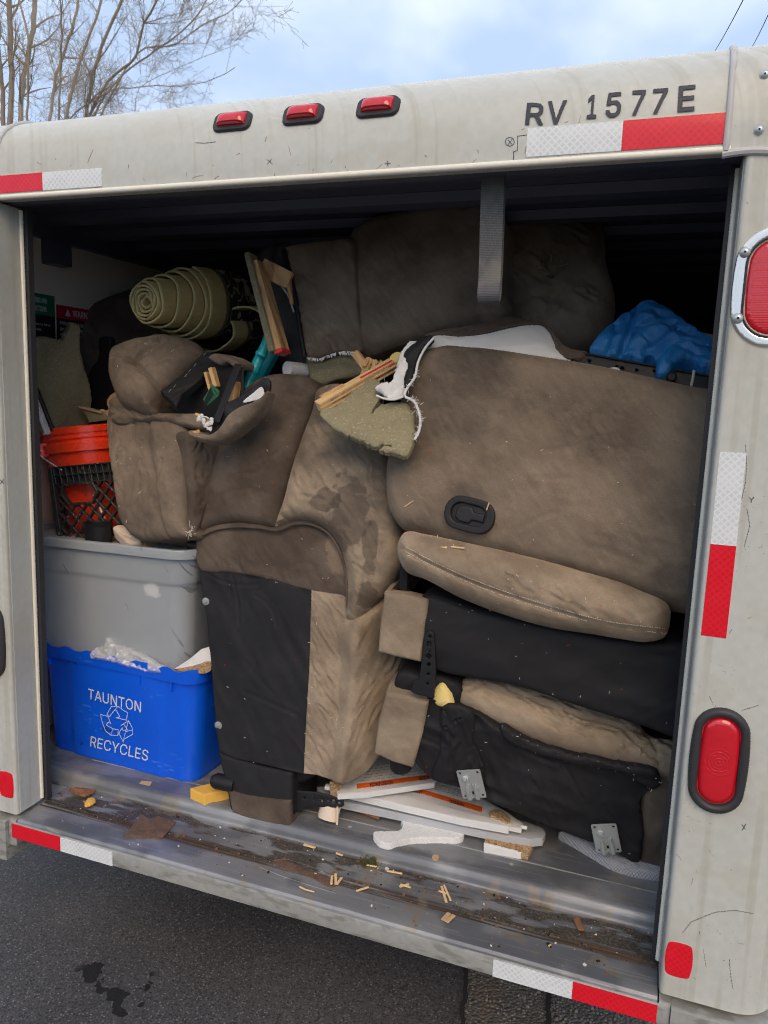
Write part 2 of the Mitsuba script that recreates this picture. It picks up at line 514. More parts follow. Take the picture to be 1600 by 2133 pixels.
def tar_side(p):
    return smoothstep(-0.004, 0.004, p.x - 1.185 + (p.y - 0.478) * 0.18 + 0.03 * (fbm(p.x * 9, p.y * 9, 1, 3) - 0.5))


def c_tar(p, n, uv):
    s = tar_side(p)
    f1, f2, r = voronoi(p.x * 130, p.y * 130)
    g1, g2, r2 = voronoi(p.x * 105 + 9, p.y * 105)
    big = fbm(p.x * 4, p.y * 4, 2, 4)
    fine = noise(p.x * 420, p.y * 420, 1)
    new = mix((0.040, 0.040, 0.044), (0.074, 0.073, 0.077), big) * (0.55 + 0.9 * fine)
    new = mix(new, mix((0.10, 0.098, 0.095), (0.30, 0.285, 0.27), fine), smoothstep(0.70, 0.98, r) * smoothstep(0.42, 0.2, f1) * 0.6)
    new = mix(new, (0.018, 0.018, 0.019), smoothstep(0.30, 0.2, r) * 0.55 * smoothstep(0.6, 0.3, f1))
    a, b = p.x - 0.285, p.y - 0.005
    along, across = a * 0.93 - b * 0.36, a * 0.36 + b * 0.93
    wet = fbm(p.x * 26 + 1.5, p.y * 26, 6, 5) + 0.42 * dr.exp(-dr.square(along / 0.10) - dr.square((across - 0.012 * dr.sin(along * 40)) / 0.028))
    new = mix(new, (0.008, 0.008, 0.009), smoothstep(0.66, 0.69, wet) * smoothstep(0.15, 0.12, dr.sqrt(a * a + b * b)))
    old = mix((0.075, 0.073, 0.070), (0.14, 0.135, 0.128), fbm(p.x * 9, p.y * 9, 4, 3)) * (0.6 + 0.8 * fine)
    old = mix(old, (0.27, 0.255, 0.235), smoothstep(0.55, 0.95, r2) * smoothstep(0.55, 0.3, g1) * 0.8)
    old = mix(old, (0.03, 0.028, 0.026), smoothstep(0.14, 0.02, g2 - g1) * 0.75)
    old = mix(old, (0.15, 0.105, 0.075), smoothstep(0.66, 0.76, fbm(p.x * 16, p.y * 5, 4, 3)) * 0.4)
    return mix(new, old, s)


def b_tar(p, n, uv):
    f1, f2, r = voronoi(p.x * 150, p.y * 150)
    g1, g2, r2 = voronoi(p.x * 105 + 9, p.y * 105)
    return mi.Float(dr.lerp(0.5 * (1 - f1) + 0.5 * noise(p.x * 60, p.y * 60, 1), 1.6 * (1 - g1), tar_side(p)))


def suede(dark, light, sc=1.0, lo=0.38, hi=0.66, seed=0.0, stains=None):
    def fn(p, n, uv):
        t = fbm(p.x * 9 * sc + seed, p.y * 9 * sc, p.z * 9 * sc, 6)
        nap = smoothstep(lo, hi, t)
        f = noise(p.x * 380, p.y * 380, p.z * 380)
        brush = fbm(p.x * 70 + 60 * p.z + seed, p.y * 40, p.z * 16 - 14 * p.x, 4)
        rub = smoothstep(0.60, 0.68, fbm(p.x * 24 + 8 * p.z, p.y * 20, p.z * 30 + seed, 4))
        b = mix(dark, light, dr.clip(nap * 0.75 + 0.55 * (brush - 0.5) + 0.15 * rub + 0.06, 0, 1))
        if stains is not None:
            b = stains(b, p)
        return b * (0.89 + 0.22 * f)
    return fn


def b_suede(p, n, uv):
    return fbm(p.x * 150, p.y * 150, p.z * 150, 2) + 0.8 * fbm(p.x * 70 + 50 * p.z, p.y * 40, p.z * 26, 2)


def blob(p, c, r, wob=0.5, sc=26):
    """1 inside an irregular patch about the place c."""
    q = dr.sqrt(dr.square((p.x - c[0]) / r[0]) + dr.square((p.z - c[1]) / r[1]))
    e = fbm(p.x * sc, p.y * sc, p.z * sc + c[0] * 9, 4) - 0.5
    return smoothstep(1.12, 0.9, q + wob * 2 * e)


STAIN = [(at(*a)[[0, 2]], r) for a, r in (((700, 1080, .24), (0.055, 0.10)), ((752, 1150, .24), (0.02, 0.07)), ((752, 1250, .25), (0.022, 0.05)), ((655, 1050, .24), (0.05, 0.03)))]
PALE = [(at(*a)[[0, 2]], r) for a, r in (((672, 1175, .21), (0.045, 0.05)), ((665, 960, .24), (0.045, 0.05)))]


def arm_stains(b, p):
    for c, r in STAIN:
        b = mix(b, (0.072, 0.059, 0.049), blob(p, c, r, 0.75, 34) * 0.62)
    return b


def pale_patch(b, p):
    for c, r in PALE:
        b = mix(b, (0.215, 0.165, 0.12), blob(p, c, r, 0.6) * 0.6)
    return b


def c_mesh(p, n, uv):
    w = dr.sin(p.x * 1500 + p.z * 1500) * dr.sin(p.x * 1500 - p.z * 1500)
    return mix((0.009, 0.0092, 0.011), (0.026, 0.0265, 0.030), dr.clip(0.5 + 0.5 * w, 0, 1) * 0.5 + 0.5 * fbm(p.x * 25, p.y * 25, p.z * 25, 3))


def c_foam(p, n, uv):
    s = noise(p.x * 330, p.y * 330, p.z * 330)
    b = mix((0.205, 0.185, 0.12), (0.275, 0.25, 0.165), fbm(p.x * 10, p.y * 10, p.z * 10, 4))
    b = mix(b, (0.15, 0.135, 0.085), smoothstep(0.48, 0.75, fbm(p.x * 14, p.y * 14, p.z * 11 + 4, 5)) * 0.45)
    return mix(b, (0.5, 0.48, 0.36), smoothstep(0.82, 0.9, s) * 0.7) * (0.85 + 0.3 * s)


def c_wood(p, n, uv):
    q = p.x * 1.0 + p.z * 0.35
    ring = fbm(q * 55 + 2 * fbm(p.x * 6, p.y * 6, p.z * 3, 2), p.y * 60, p.z * 5, 4)
    b = mix((0.62, 0.40, 0.19), (0.40, 0.21, 0.085), smoothstep(0.35, 0.7, ring))
    return mix(b, (0.20, 0.10, 0.05), smoothstep(0.70, 0.78, noise(p.x * 45, p.y * 45, p.z * 14)) * 0.5)


def c_ply(p, n, uv):
    lay = dr.sin((p.z * 0.87 - p.x * 0.45) * 1100)
    b = mix((0.60, 0.42, 0.19), (0.36, 0.20, 0.085), smoothstep(-0.2, 0.7, lay))
    return b * (0.75 + 0.5 * fbm(p.x * 60, p.y * 60, p.z * 90, 3))


def c_chip(p, n, uv):
    f1, f2, r = voronoi(p.x * 240 + p.y * 90, p.z * 300 + p.y * 150)
    return mix((0.45, 0.32, 0.18), (0.22, 0.13, 0.06), r)


def c_rugback(p, n, uv):
    w = dr.sin(uv.x * 1100) * dr.sin(uv.y * 1100)
    b = mix((0.35, 0.255, 0.10), (0.54, 0.41, 0.185), dr.clip(0.5 + 0.5 * w, 0, 1) * 0.5 + 0.5 * fbm(uv.x * 60, uv.y * 60, 1, 3))
    b = mix(b, (0.46, 0.40, 0.20), 1 - smoothstep(0.007, 0.010, uv.x))
    b = mix(b, (0.11, 0.092, 0.05), smoothstep(0.065, 0.072, uv.x))
    vine = fbm(uv.x * 26, uv.y * 20, 3, 4)
    mot = smoothstep(0.03, 0.015, dr.abs(vine - 0.5)) + smoothstep(0.66, 0.7, fbm(uv.x * 34 + 3, uv.y * 34, 7, 2))
    pile = mix((0.028, 0.024, 0.020), (0.38, 0.31, 0.21), dr.clip(mot, 0, 1) * 0.8)
    return mix(b, pile, smoothstep(0.082, 0.086, uv.x))


def c_tarp(p, n, uv):
    w = dr.maximum(dr.sin(p.x * 900 + p.y * 300), dr.sin(p.z * 900 + p.y * 300))
    return mix((0.007, 0.11, 0.34), (0.020, 0.20, 0.52), 0.5 + 0.25 * w + 0.4 * (fbm(p.x * 30, p.y * 30, p.z * 30, 3) - 0.5))


def b_tarp(p, n, uv):
    return fbm(p.x * 70, p.y * 70, p.z * 70, 3) + 0.25 * dr.sin(p.x * 900) * dr.sin(p.z * 900)


def lattice(p):
    a, b = (p.x + p.z) * 470, (p.x - p.z) * 470
    return smoothstep(0.86, 0.97, dr.maximum(dr.abs(dr.sin(a * 0.5)), dr.abs(dr.sin(b * 0.5))))


def c_tapewhite(p, n, uv):
    return mix(mix((0.48, 0.52, 0.55), (0.62, 0.66, 0.68), fbm(p.x * 40, p.y, p.z * 40, 3)), (0.66, 0.69, 0.71), lattice(p))


def c_tapered(p, n, uv):
    return mix((0.55, 0.004, 0.014), (0.68, 0.012, 0.03), lattice(p) * 0.5 + 0.5 * fbm(p.x * 50, p.y * 50, p.z * 50, 3))


def c_tote(p, n, uv):
    b = mix((0.275, 0.305, 0.335), (0.315, 0.345, 0.375), fbm(p.x * 5, p.y * 5, p.z * 5, 4))
    sc = smoothstep(0.76, 0.80, noise(p.x * 120 + 60 * p.z, p.y * 9, p.z * 14)) * smoothstep(0.55, 0.7, fbm(p.x * 9, p.y * 9, p.z * 9, 2))
    b = mix(b, (0.12, 0.125, 0.13), sc * 0.7)
    c = at(315, 1230, .3)
    scuff = smoothstep(1.0, 0.6, dr.sqrt(dr.square((p.x - c[0]) / 0.04) + dr.square((p.z - c[2]) / 0.028)) + 0.9 * (fbm(p.x * 45, p.y, p.z * 45, 3) - 0.4))
    return mix(b, (0.55, 0.56, 0.57), scuff * 0.75)


def c_bin(p, n, uv):
    b = mix((0.002, 0.085, 0.66), (0.003, 0.11, 0.80), fbm(p.x * 5, p.y * 5, p.z * 5, 3))
    sc = smoothstep(0.77, 0.80, noise(p.x * 50, p.y * 20, p.z * 170)) * smoothstep(0.5, 0.66, fbm(p.x * 8, p.y * 8, p.z * 8, 2))
    b = mix(b, (0.10, 0.26, 0.72), sc * 0.35)
    return mix(b, (0.012, 0.03, 0.12), smoothstep(0.76, 0.80, fbm(p.x * 40, p.y * 40, p.z * 30, 3)) * 0.55)


def c_bark(p, n, uv):
    return mix((0.20, 0.17, 0.135), (0.34, 0.29, 0.23), fbm(p.x * 14, p.y * 14, p.z * 2.5, 4))


def c_rust(p, n, uv):
    return mix((0.075, 0.045, 0.035), (0.16, 0.10, 0.075), fbm(p.x * 60, p.y * 60, p.z * 60, 4)) * (0.7 + 0.6 * noise(p.x * 400, p.y * 400, 1))


def c_crate(p, n, uv):
    b = mix((0.016, 0.016, 0.017), (0.045, 0.045, 0.046), fbm(p.x * 60, p.y * 40, p.z * 60, 3))
    return mix(b, (0.30, 0.29, 0.28), smoothstep(0.78, 0.82, noise(p.x * 150, p.y * 150, p.z * 90)) * smoothstep(0.5, 0.65, fbm(p.x * 12, p.y * 12, p.z * 12, 2)) * 0.8)


def c_knit(p, n, uv):
    w = dr.sin(p.x * 800) * dr.sin(p.y * 800 + p.z * 500)
    return mix((0.12, 0.125, 0.14), (0.50, 0.505, 0.52), dr.clip(0.5 + 0.7 * w, 0, 1) * 0.6 + 0.4 * noise(p.x * 300, p.y * 300, p.z * 300))


def c_styro(p, n, uv):
    f1, f2, r = voronoi(p.x * 260 + p.z * 130, p.y * 260 + p.z * 130)
    return mix((0.55, 0.57, 0.585), (0.70, 0.71, 0.715), r * 0.6 + 0.4 * (1 - f1))


def c_strap(p, n, uv):
    w = dr.sin(p.z * 1900)
    b = mix((0.045, 0.047, 0.053), (0.11, 0.112, 0.12), dr.clip(0.5 + 0.5 * w, 0, 1))
    return mix(b, (0.24, 0.225, 0.19), smoothstep(0.55, 0.8, fbm(p.x * 20, p.y * 20, p.z * 12, 3)) * 0.4)


def c_wall(p, n, uv):
    return mix((0.62, 0.58, 0.52), (0.52, 0.48, 0.42), fbm(p.x * 4, p.y * 4, p.z * 4, 4))


DARK, TAN = ((0.068, 0.053, 0.043), (0.120, 0.096, 0.078)), ((0.200, 0.157, 0.115), (0.320, 0.256, 0.190))
mat('m_paint', c_paint, 0.42, specular=0.5)
mat('m_galv', c_galv, 0.42, metallic=0.35)
mat('m_deck', c_deck, r_deck, metallic=0.5)
mat('m_tar', c_tar, 0.75, b_tar, 0.0035, 0.0015)
mat('m_suede_dark', suede(*DARK), 0.92, b_suede, 0.0007, 0.0015, specular=0.15, sheen=0.5)
mat('m_suede_tan', suede(*TAN), 0.92, b_suede, 0.0007, 0.0015, specular=0.15, sheen=0.5)
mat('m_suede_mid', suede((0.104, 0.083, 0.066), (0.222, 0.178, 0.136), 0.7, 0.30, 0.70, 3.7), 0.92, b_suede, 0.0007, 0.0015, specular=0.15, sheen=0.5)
mat('m_suede_pale', suede(*DARK, stains=pale_patch), 0.92, b_suede, 0.0007, 0.0015, specular=0.15, sheen=0.5)
mat('m_suede_arm', suede((0.120, 0.098, 0.078), TAN[1], 0.8, 0.32, 0.66, 1.3, arm_stains), 0.92, b_suede, 0.0007, 0.0015, specular=0.15, sheen=0.5)
mat('m_mesh', c_mesh, 0.6, specular=0.16)
mat('m_foam', c_foam, 0.95, lambda p, n, uv: noise(p.x * 260, p.y * 260, p.z * 260) + noise(p.x * 120, p.y * 120, p.z * 120), 0.0022, 0.0012, specular=0.1)
mat('m_wood', c_wood, 0.6)
mat('m_ply', c_ply, 0.65)
mat('m_chip', c_chip, 0.85)
mat('m_rug', c_rugback, 0.95, specular=0.1, sheen=0.4)
mat('m_tarp', c_tarp, 0.2, b_tarp, 0.006, 0.002, specular=0.7)
mat('m_tapewhite', c_tapewhite, 0.25, specular=0.5)
mat('m_tapered', c_tapered, 0.25, specular=0.5)
mat('m_tote', c_tote, 0.38, specular=0.45)
mat('m_bin', c_bin, 0.33, specular=0.5)
mat('m_bark', c_bark, 0.9)
mat('m_rust', c_rust, 0.9)
mat('m_crate', c_crate, 0.38)
mat('m_knit', c_knit, 0.95)
mat('m_styro', c_styro, 0.7)
mat('m_strap', c_strap, 0.6)
mat('m_wall', c_wall, 0.6)
mat('m_black', (0.011, 0.011, 0.013), 0.48, specular=0.3)
mat('m_rubber', (0.028, 0.029, 0.033), 0.5)
mat('m_void', (0.018, 0.018, 0.019), 0.9)
mat('m_blackmetal', (0.012, 0.012, 0.014), 0.45, specular=0.3)
mat('m_navy_shade', (0.066, 0.076, 0.110), 0.38, specular=0.5)  # dark navy puts the shade of the load space into the colour
mat('m_laminate', (0.40, 0.42, 0.455), 0.35)
mat('m_white', (0.62, 0.63, 0.645), 0.3)
mat('m_whitecloth', (0.60, 0.61, 0.62), 0.85)
mat('m_bead', (0.68, 0.66, 0.57), 0.4)
mat('m_jamb', (0.30, 0.31, 0.31), 0.42, metallic=0.3)
mat('m_sealant', (0.42, 0.42, 0.42), 0.5)
mat('m_chrome', (0.72, 0.70, 0.66), 0.16, metallic=0.9)
mat('m_zinc', (0.46, 0.50, 0.51), 0.33, metallic=0.6)
mat('m_lens', (0.48, 0.003, 0.014), 0.10, specular=0.7, clearcoat=0.6)
mat('m_ink', (0.025, 0.030, 0.045), 0.5)
mat('m_orange', (0.72, 0.13, 0.02), 0.4)
mat('m_bucket', (0.88, 0.055, 0.018), 0.25, specular=0.5)
mat('m_teal', (0.012, 0.40, 0.44), 0.32, specular=0.5)
mat('m_yellow', (0.68, 0.40, 0.075), 0.7)
mat('m_foamyellow', (0.70, 0.56, 0.22), 0.85)
mat('m_red', (0.60, 0.03, 0.03), 0.5)
mat('m_stickergreen', (0.0, 0.13, 0.075), 0.4)
mat('m_stickerred', (0.35, 0.008, 0.03), 0.4)
mat('m_stickerblack', (0.012, 0.013, 0.017), 0.4)
mat('m_lettergrey', (0.5, 0.5, 0.5), 0.5)
mat('m_plaid', (0.025, 0.13, 0.065), 0.8)
scene['m_bag'] = {'type': 'blendbsdf', 'weight': 0.42, 'a': {'type': 'thindielectric'}, 'b': {'type': 'twosided', 'bsdf': {'type': 'roughplastic', 'diffuse_reflectance': {'type': 'rgb', 'value': [0.75, 0.78, 0.80]}, 'alpha': 0.12}}}
mat('m_beige', (0.62, 0.52, 0.42), 0.45)
mat('m_card', (0.46, 0.31, 0.18), 0.85)
mat('m_stone', (0.17, 0.16, 0.145), 0.8)
mat('m_leaf', (0.20, 0.095, 0.05), 0.85)
mat('m_moss', (0.075, 0.075, 0.025), 0.95)
mat('m_splinter', (0.66, 0.47, 0.25), 0.75)
mat('m_lint', (0.62, 0.58, 0.52), 0.8)
# ------------------------------------------------------------------ ground
g = np.array([[-900, -900, 0], [900, -900, 0], [900, 1800, 0], [-900, 1800, 0.0]])
setting('ground', trimesh.Trimesh(g - [0, 0, 0.02], [[0, 1, 2], [0, 2, 3]], process=False), 'm_moss', label='rough ground beyond the paved yard')
g2 = np.array([[-30, -14, 0], [30, -14, 0], [30, 9.5, 0], [-30, 9.5, 0.0]])
setting('asphalt', trimesh.Trimesh(g2, [[0, 1, 2], [0, 2, 3]], process=False), 'm_tar', label='dark asphalt with a rough older strip past a crack',
        uv=g2[:, :2])
# the open crack between the two layers of asphalt, and a second one
rng = np.random.default_rng(5)
for q, nm in (((np.array([[1.213, 0.62], [1.196, 0.50], [1.216, 0.36], [1.242, 0.22], [1.262, 0.08], [1.29, -0.1]])), 'asphalt__crack'), ((np.array([[1.43, 0.55], [1.44, 0.42], [1.455, 0.32], [1.45, 0.2], [1.47, 0.05]])), 'asphalt__crack_001')):
    c = resample(catmull(q, False, 0.01), 0.008, False)
    w = 0.0045 + 0.004 * meshkit.fbm(np.column_stack([c / 0.03, c[:, :1] * 0]), 3, 2)
    off = 0.012 * (meshkit.fbm(np.column_stack([c / 0.025, c[:, :1] * 0 + 5]), 3, 4) - 0.5)
    L, R_ = c + np.column_stack([off - w, off * 0]), c + np.column_stack([off + w, off * 0])
    m = trimesh.creation.extrude_polygon(shapely.Polygon(np.vstack([L, R_[::-1]])).buffer(0), 0.002, engine='earcut'); m.apply_translation([0, 0, 0.0025])
    scene[nm] = mikit.ply(m, 'm_void')
# loose stones on the older strip
st = []
for i in range(420):
    x, y = rng.uniform(1.24, 2.1), rng.uniform(0.0, 0.7)
    s = rng.uniform(0.002, 0.006)
    m = trimesh.creation.icosphere(1, s); m.vertices *= rng.uniform(0.6, 1.2, 3); st.append(place(m, (x, y, s * 0.25), rng.uniform(0, 360)))
k = num('asphalt__grit'); scene[k] = mikit.ply(cat(st), 'm_stone', 30); labels[k] = {'kind': 'stuff'}

# ------------------------------------------------------------------ the trailer
W, H0, Z0, FL = 1.69, 2.095, 0.452, 0.486
XL, XR, DEEP = -0.32, 1.91, 3.75
WI = -0.30       # the left wall's inner face
TR = thing('cargo_trailer', 'weathered cream enclosed trailer with its rear opening packed full of household junk', 'trailer')
P0 = Plane(0.0)
HP = [(0.0, 2.096), (0.0, 2.15), (0.007, 2.197), (0.024, 2.242), (0.055, 2.277), (0.1, 2.302), (0.17, 2.319), (0.3, 2.325)]
HPs = catmull(np.array(HP), False, 0.012)


def header_y(z):
    return np.interp(z, HPs[:, 1], HPs[:, 0])


prof_h = np.vstack([[(0.055, 2.102), (0.010, 2.098)], HPs, [(0.3, 2.165), (0.055, 2.165)]])
hm = extrude_x(prof_h, 0.015, 1.655, 60)
hm.vertices[:, 1] += 0.0025 * (meshkit.fbm(hm.vertices * [6, 6, 9], 2, 3) - 0.5) * (hm.vertices[:, 2] > 2.12)
HD = part(TR, 'header', hm, 'm_paint', 30)
part(HD, 'lip', tube([[x, 0.001, 2.099] for x in np.linspace(0.03, 1.665, 8)], 0.0065, 10), 'm_bead', 40)
part(HD, 'inner_channel', extrude_x([(0.055, 2.102), (0.085, 2.102), (0.085, 2.165), (0.055, 2.165)], -0.2, 1.89), 'm_navy_shade')


def corner_cap(side):
    """The rounded end of the header, carried round the corner in sections."""
    secs = []
    for t in np.linspace(0, 1, 14):
        ph = max(0.0, (t - 0.35) / 0.65) * math.pi / 2
        x = (1.657 if side > 0 else 1.677) + (0.172 if side > 0 else .152) * min(t / 0.35, 1) + 0.085 * math.sin(ph)
        k = 1 - math.cos(ph)
        s = prof_h.copy()
        s[:, 0] = s[:, 0] * (1 - 0.5 * k) + 0.085 * k - 0.0015
        s[:, 1] = 2.092 + (s[:, 1] - 2.092) * (1 - 0.22 * k)
        secs.append(np.column_stack([np.full(len(s), x if side > 0 else W - x - 0.10 * (t > 0.3)), s]))
    n = len(prof_h)
    V, F = np.vstack(secs), []
    for i in range(len(secs) - 1):
        a = np.arange(n) + i * n; b = np.roll(np.arange(n), -1) + i * n
        F += [np.stack([a, b + n, b], 1), np.stack([a, a + n, b + n], 1)]
    ctr = [secs[0].mean(0), secs[-1].mean(0)]
    for q, e in ((0, 0), (len(secs) - 1, 1)):
        a = np.arange(n) + q * n; b = np.roll(np.arange(n), -1) + q * n
        F.append(np.stack([a, b, a * 0 + len(V) + e], 1) if e == 0 else np.stack([b, a, a * 0 + len(V) + e], 1))
    m = trimesh.Trimesh(np.vstack([V, ctr]), np.vstack(F), process=False)
    if m.volume < 0: m.invert()
    return m


def rivet(p, r=0.008):
    m = lathe([(0, r * 0.55), (r * 0.45, r * 0.5), (r * 0.8, r * 0.3), (r, 0.0)], 14); m.apply_transform(trimesh.transformations.rotation_matrix(math.pi / 2, [1, 0, 0]))
    h = lathe([(0, r * 0.62), (r * 0.22, r * 0.62), (r * 0.24, r * 0.4)], 8); h.apply_transform(trimesh.transformations.rotation_matrix(math.pi / 2, [1, 0, 0]))
    return place(m, p), place(h, p)


for side in (1, -1):
    cp = part(TR, 'corner_cap', corner_cap(side), 'm_paint', 35)
    xs = 1.657 if side > 0 else W - 1.677
    seam = np.column_stack([np.full(len(HPs), xs), HPs[:, 0] - 0.003, HPs[:, 1]])
    wob = 0.0025 * (meshkit.noise(seam * 60, 3) - 0.5)
    seam[:, 0] += wob
    part(cp, 'flange', tube(seam, 0.0055 + wob, 10), 'm_sealant', 40)
    if side > 0:
        for px, py in ((1595, 150), (1581, 272)):
            p = at(px, py, 0.0); p[1] = header_y(p[2]) - 0.004
            a, b = rivet(p)
            rv = part(cp, 'rivet', a, 'm_zinc'); part(TR, 'rivet_hole', b, 'm_void')
        m = tube([[1.652 + t, -0.001 + 0.02 * max(0, t - .19), 2.091 + 0.003 * math.sin(40 * t)] for t in np.linspace(0, 0.24, 30)], 0.007, 8)
        part(cp, 'sealant', m, 'm_sealant', 40)


def post(side):
    arc = [(1.825 + 0.085 * math.sin(a), 0.085 - 0.085 * math.cos(a)) for a in np.linspace(0, math.pi / 2, 12)]
    plan = [(1.69, 0.088), (1.69, 0.009), (1.6908, 0.005), (1.693, 0.0018), (1.697, 0.0)] + [(x, 0.0) for x in np.linspace(1.70, 1.82, 8)] + arc + [(1.91, 0.16), (1.885, 0.16), (1.885, 0.088)]
    q = np.array(plan)
    if side < 0: q[:, 0] = W - q[:, 0] - 0.10 * (q[:, 0] > 1.80)
    return extrude_z(q, 0.462, 2.094)


PF = {}
for side in (1, -1):
    PF[side] = ps = part(TR, 'corner_post', post(side), 'm_paint', 32)
    fx = lambda x: x if side > 0 else W - x
    part(ps, 'jamb', trimesh.creation.box(bounds=[sorted([fx(1.6885), fx(1.6915)])[0:1] + [0.012, 0.463], sorted([fx(1.6885), fx(1.6915)])[1:2] + [0.082, 2.093]]), 'm_jamb' if side > 0 else 'm_paint')  # right jamb coloured greyer to carry the shade it stands in
    part(ps, 'bead', tube([[fx(1.6865), 0.088, z] for z in np.linspace(0.47, 2.09, 12)], 0.0055, 8), 'm_bead', 40)
    xs = sorted([fx(1.673), fx(1.69)])
    m = trimesh.creation.box(bounds=[[xs[0], 0.094, 0.462], [xs[1], 0.112, 2.1]])
    for _ in range(4): m = m.subdivide()
    m.vertices[:, 0] += 0.003 * (meshkit.fbm(m.vertices * [0, 0, 9], 3, 8) - 0.5)
    part(ps, 'rubber_seal', m, 'm_rubber')

# side walls, roof, front wall, ceiling with its ribs
part(TR, 'side_wall', trimesh.creation.box(bounds=[[XR - 0.02, 0.161, 0.462], [XR, DEEP, 2.28]]), 'm_wall')
wl = part(TR, 'side_wall', trimesh.creation.box(bounds=[[XL, 0.161, 0.462], [XL + 0.02, DEEP, 2.28]]), 'm_wall')
part(TR, 'front_wall', trimesh.creation.box(bounds=[[XL + .021, DEEP, 0.462], [XR - .021, DEEP + 0.02, 2.28]]), 'm_navy_shade')
part(TR, 'roof', trimesh.creation.box(bounds=[[XL, 0.301, 2.305], [XR, DEEP + 0.02, 2.325]]), 'm_paint')
ce = part(TR, 'ceiling', trimesh.creation.box(bounds=[[XL + .021, 0.086, 2.17], [XR - .021, DEEP - .001, 2.18]]), 'm_navy_shade')
for i in range(15):
    y = 0.19 + 0.235 * i
    part(ce, 'rib', extrude_x([(y, 2.169), (y + 0.012, 2.146), (y + 0.05, 2.142), (y + 0.062, 2.169)], XL + 0.022, XR - 0.022), 'm_navy_shade', 30)
    part(ce, 'corrugation', extrude_x([(y + .11, 2.169), (y + 0.116, 2.160), (y + 0.14, 2.160), (y + 0.146, 2.169)], XL + 0.022, XR - 0.022), 'm_navy_shade', 30)
part(wl, 'top_rail', trimesh.creation.box(bounds=[[WI + .001, 0.162, 2.105], [WI + .03, DEEP - .01, 2.1685]]), 'm_navy_shade')
BR = Plane(p0=(WI + .05, 0, 0), n=(1, 0, 0)).pt(130, 495)
part(wl, 'bracket', cat([trimesh.creation.box(bounds=[[WI + .001, BR[1] - .04, 2.03], [WI + 0.05, BR[1] + .04, 2.1045]]), place(lathe([(0, .004), (.005, .004), (.005, 0)], 10), (WI + .051, BR[1], 2.06), 0, 0, 90)]), 'm_navy_shade')
q = Plane(p0=(WI, 0, 0), n=(1, 0, 0)).pt(232, 527)
part(wl, 'bolt', place(lathe([(0, .006), (.012, .005), (.016, 0)], 14), q, 0, 0, 90), 'm_black')

# floor, ridge, sill, bumper
deck = part(TR, 'floor', trimesh.creation.box(bounds=[[XL + .021, 0.236, 0.45], [XR - .021, DEEP, FL]]), 'm_deck')
part(deck, 'sheet_edge', trimesh.creation.box(bounds=[[0.0, 0.30, FL], [1.89, 0.303, FL + 0.0012]]), 'm_galv')
rid = catmull(np.array([(0.192, Z0), (0.199, Z0 + .004), (0.205, Z0 + .022), (0.212, Z0 + .032), (0.222, Z0 + .0362), (0.2355, Z0 + .0362)]), False, 0.003)
part(TR, 'floor_ridge', extrude_x(np.vstack([rid, [(0.2355, 0.43), (0.192, 0.43)]]), XL + .021, XR - .021, 40), 'm_deck', 40)
gr = []
for y in (0.082, 0.094, 0.101): gr += [(y, Z0), (y + .0015, Z0 - .005), (y + .004, Z0 - .005), (y + .0055, Z0)]
sp = [(-0.004, 0.396), (-0.006, 0.41), (-0.006, 0.438), (-0.004, 0.4465), (0.001, 0.4515), (0.008, Z0 + .001), (0.016, Z0)] + gr + [(0.1915, Z0), (0.1915, 0.40), (0.02, 0.396)]
sl = extrude_x(sp, 0.004, W - 0.003, 120)
v = sl.vertices
v[:, 2] += np.where(v[:, 2] > 0.44, 0.0012 * (meshkit.fbm(v * [7, 20, 0], 3, 4) - 0.5), 0)
v[:, 1] += np.where(v[:, 1] < 0.0, 0.0022 * (meshkit.fbm(v * [9, 0, 20], 3, 6) - 0.5), 0)
sill = part(TR, 'sill', sl, 'm_deck', 25)
part(TR, 'bumper', extrude_x([(-0.0085, 0.399), (-0.0105, 0.41), (-0.0105, 0.434), (-0.0085, 0.443), (-0.0055, 0.443), (-0.0055, 0.399)], -0.02, 1.712, 90), 'm_galv', 30)
for s in (1, -1):
    fx = lambda x: x if s > 0 else W - x
    plan = np.array([(1.714, -0.02), (1.84, -0.02)] + [(1.84 + 0.105 * math.sin(a), 0.085 - 0.105 * math.cos(a)) for a in np.linspace(0.1, math.pi / 2, 10)] + [(1.945, 0.24), (1.714, 0.24)])
    plan[:, 0] = fx(plan[:, 0])
    cb = part(TR, 'bumper_corner', extrude_z(plan, 0.33, 0.447), 'm_galv', 32)
    xs = sorted([fx(1.6905), fx(1.7135)])
    part(cb, 'gusset', trimesh.creation.box(bounds=[[xs[0], -0.005, 0.37], [xs[1], 0.2, 0.449]]), 'm_galv')
part(TR, 'underbody', trimesh.creation.box(bounds=[[XL + .05, 0.21, 0.37], [XR - .05, DEEP, 0.42]]), 'm_void')
for x0 in (-0.62, 1.92):      # road wheels, hidden from here by the bumper but standing on the asphalt
    ty = lathe([(0.17, -0.09), (0.29, -0.085), (0.325, -0.06), (0.33, 0.0), (0.325, 0.06), (0.29, 0.085), (0.17, 0.09)], 36)
    w_ = part(TR, 'wheel', place(ty, (x0 + 0.09, 2.0, 0.33), 0, 0, 90), 'm_rubber', 30)
    part(w_, 'rim', place(lathe([(0, 0.05), (0.08, 0.06), (0.17, 0.088), (0.17, -0.088), (0.08, -0.06), (0, -0.05)], 30), (x0 + 0.09, 2.0, 0.33), 0, 0, 90), 'm_galv', 30)
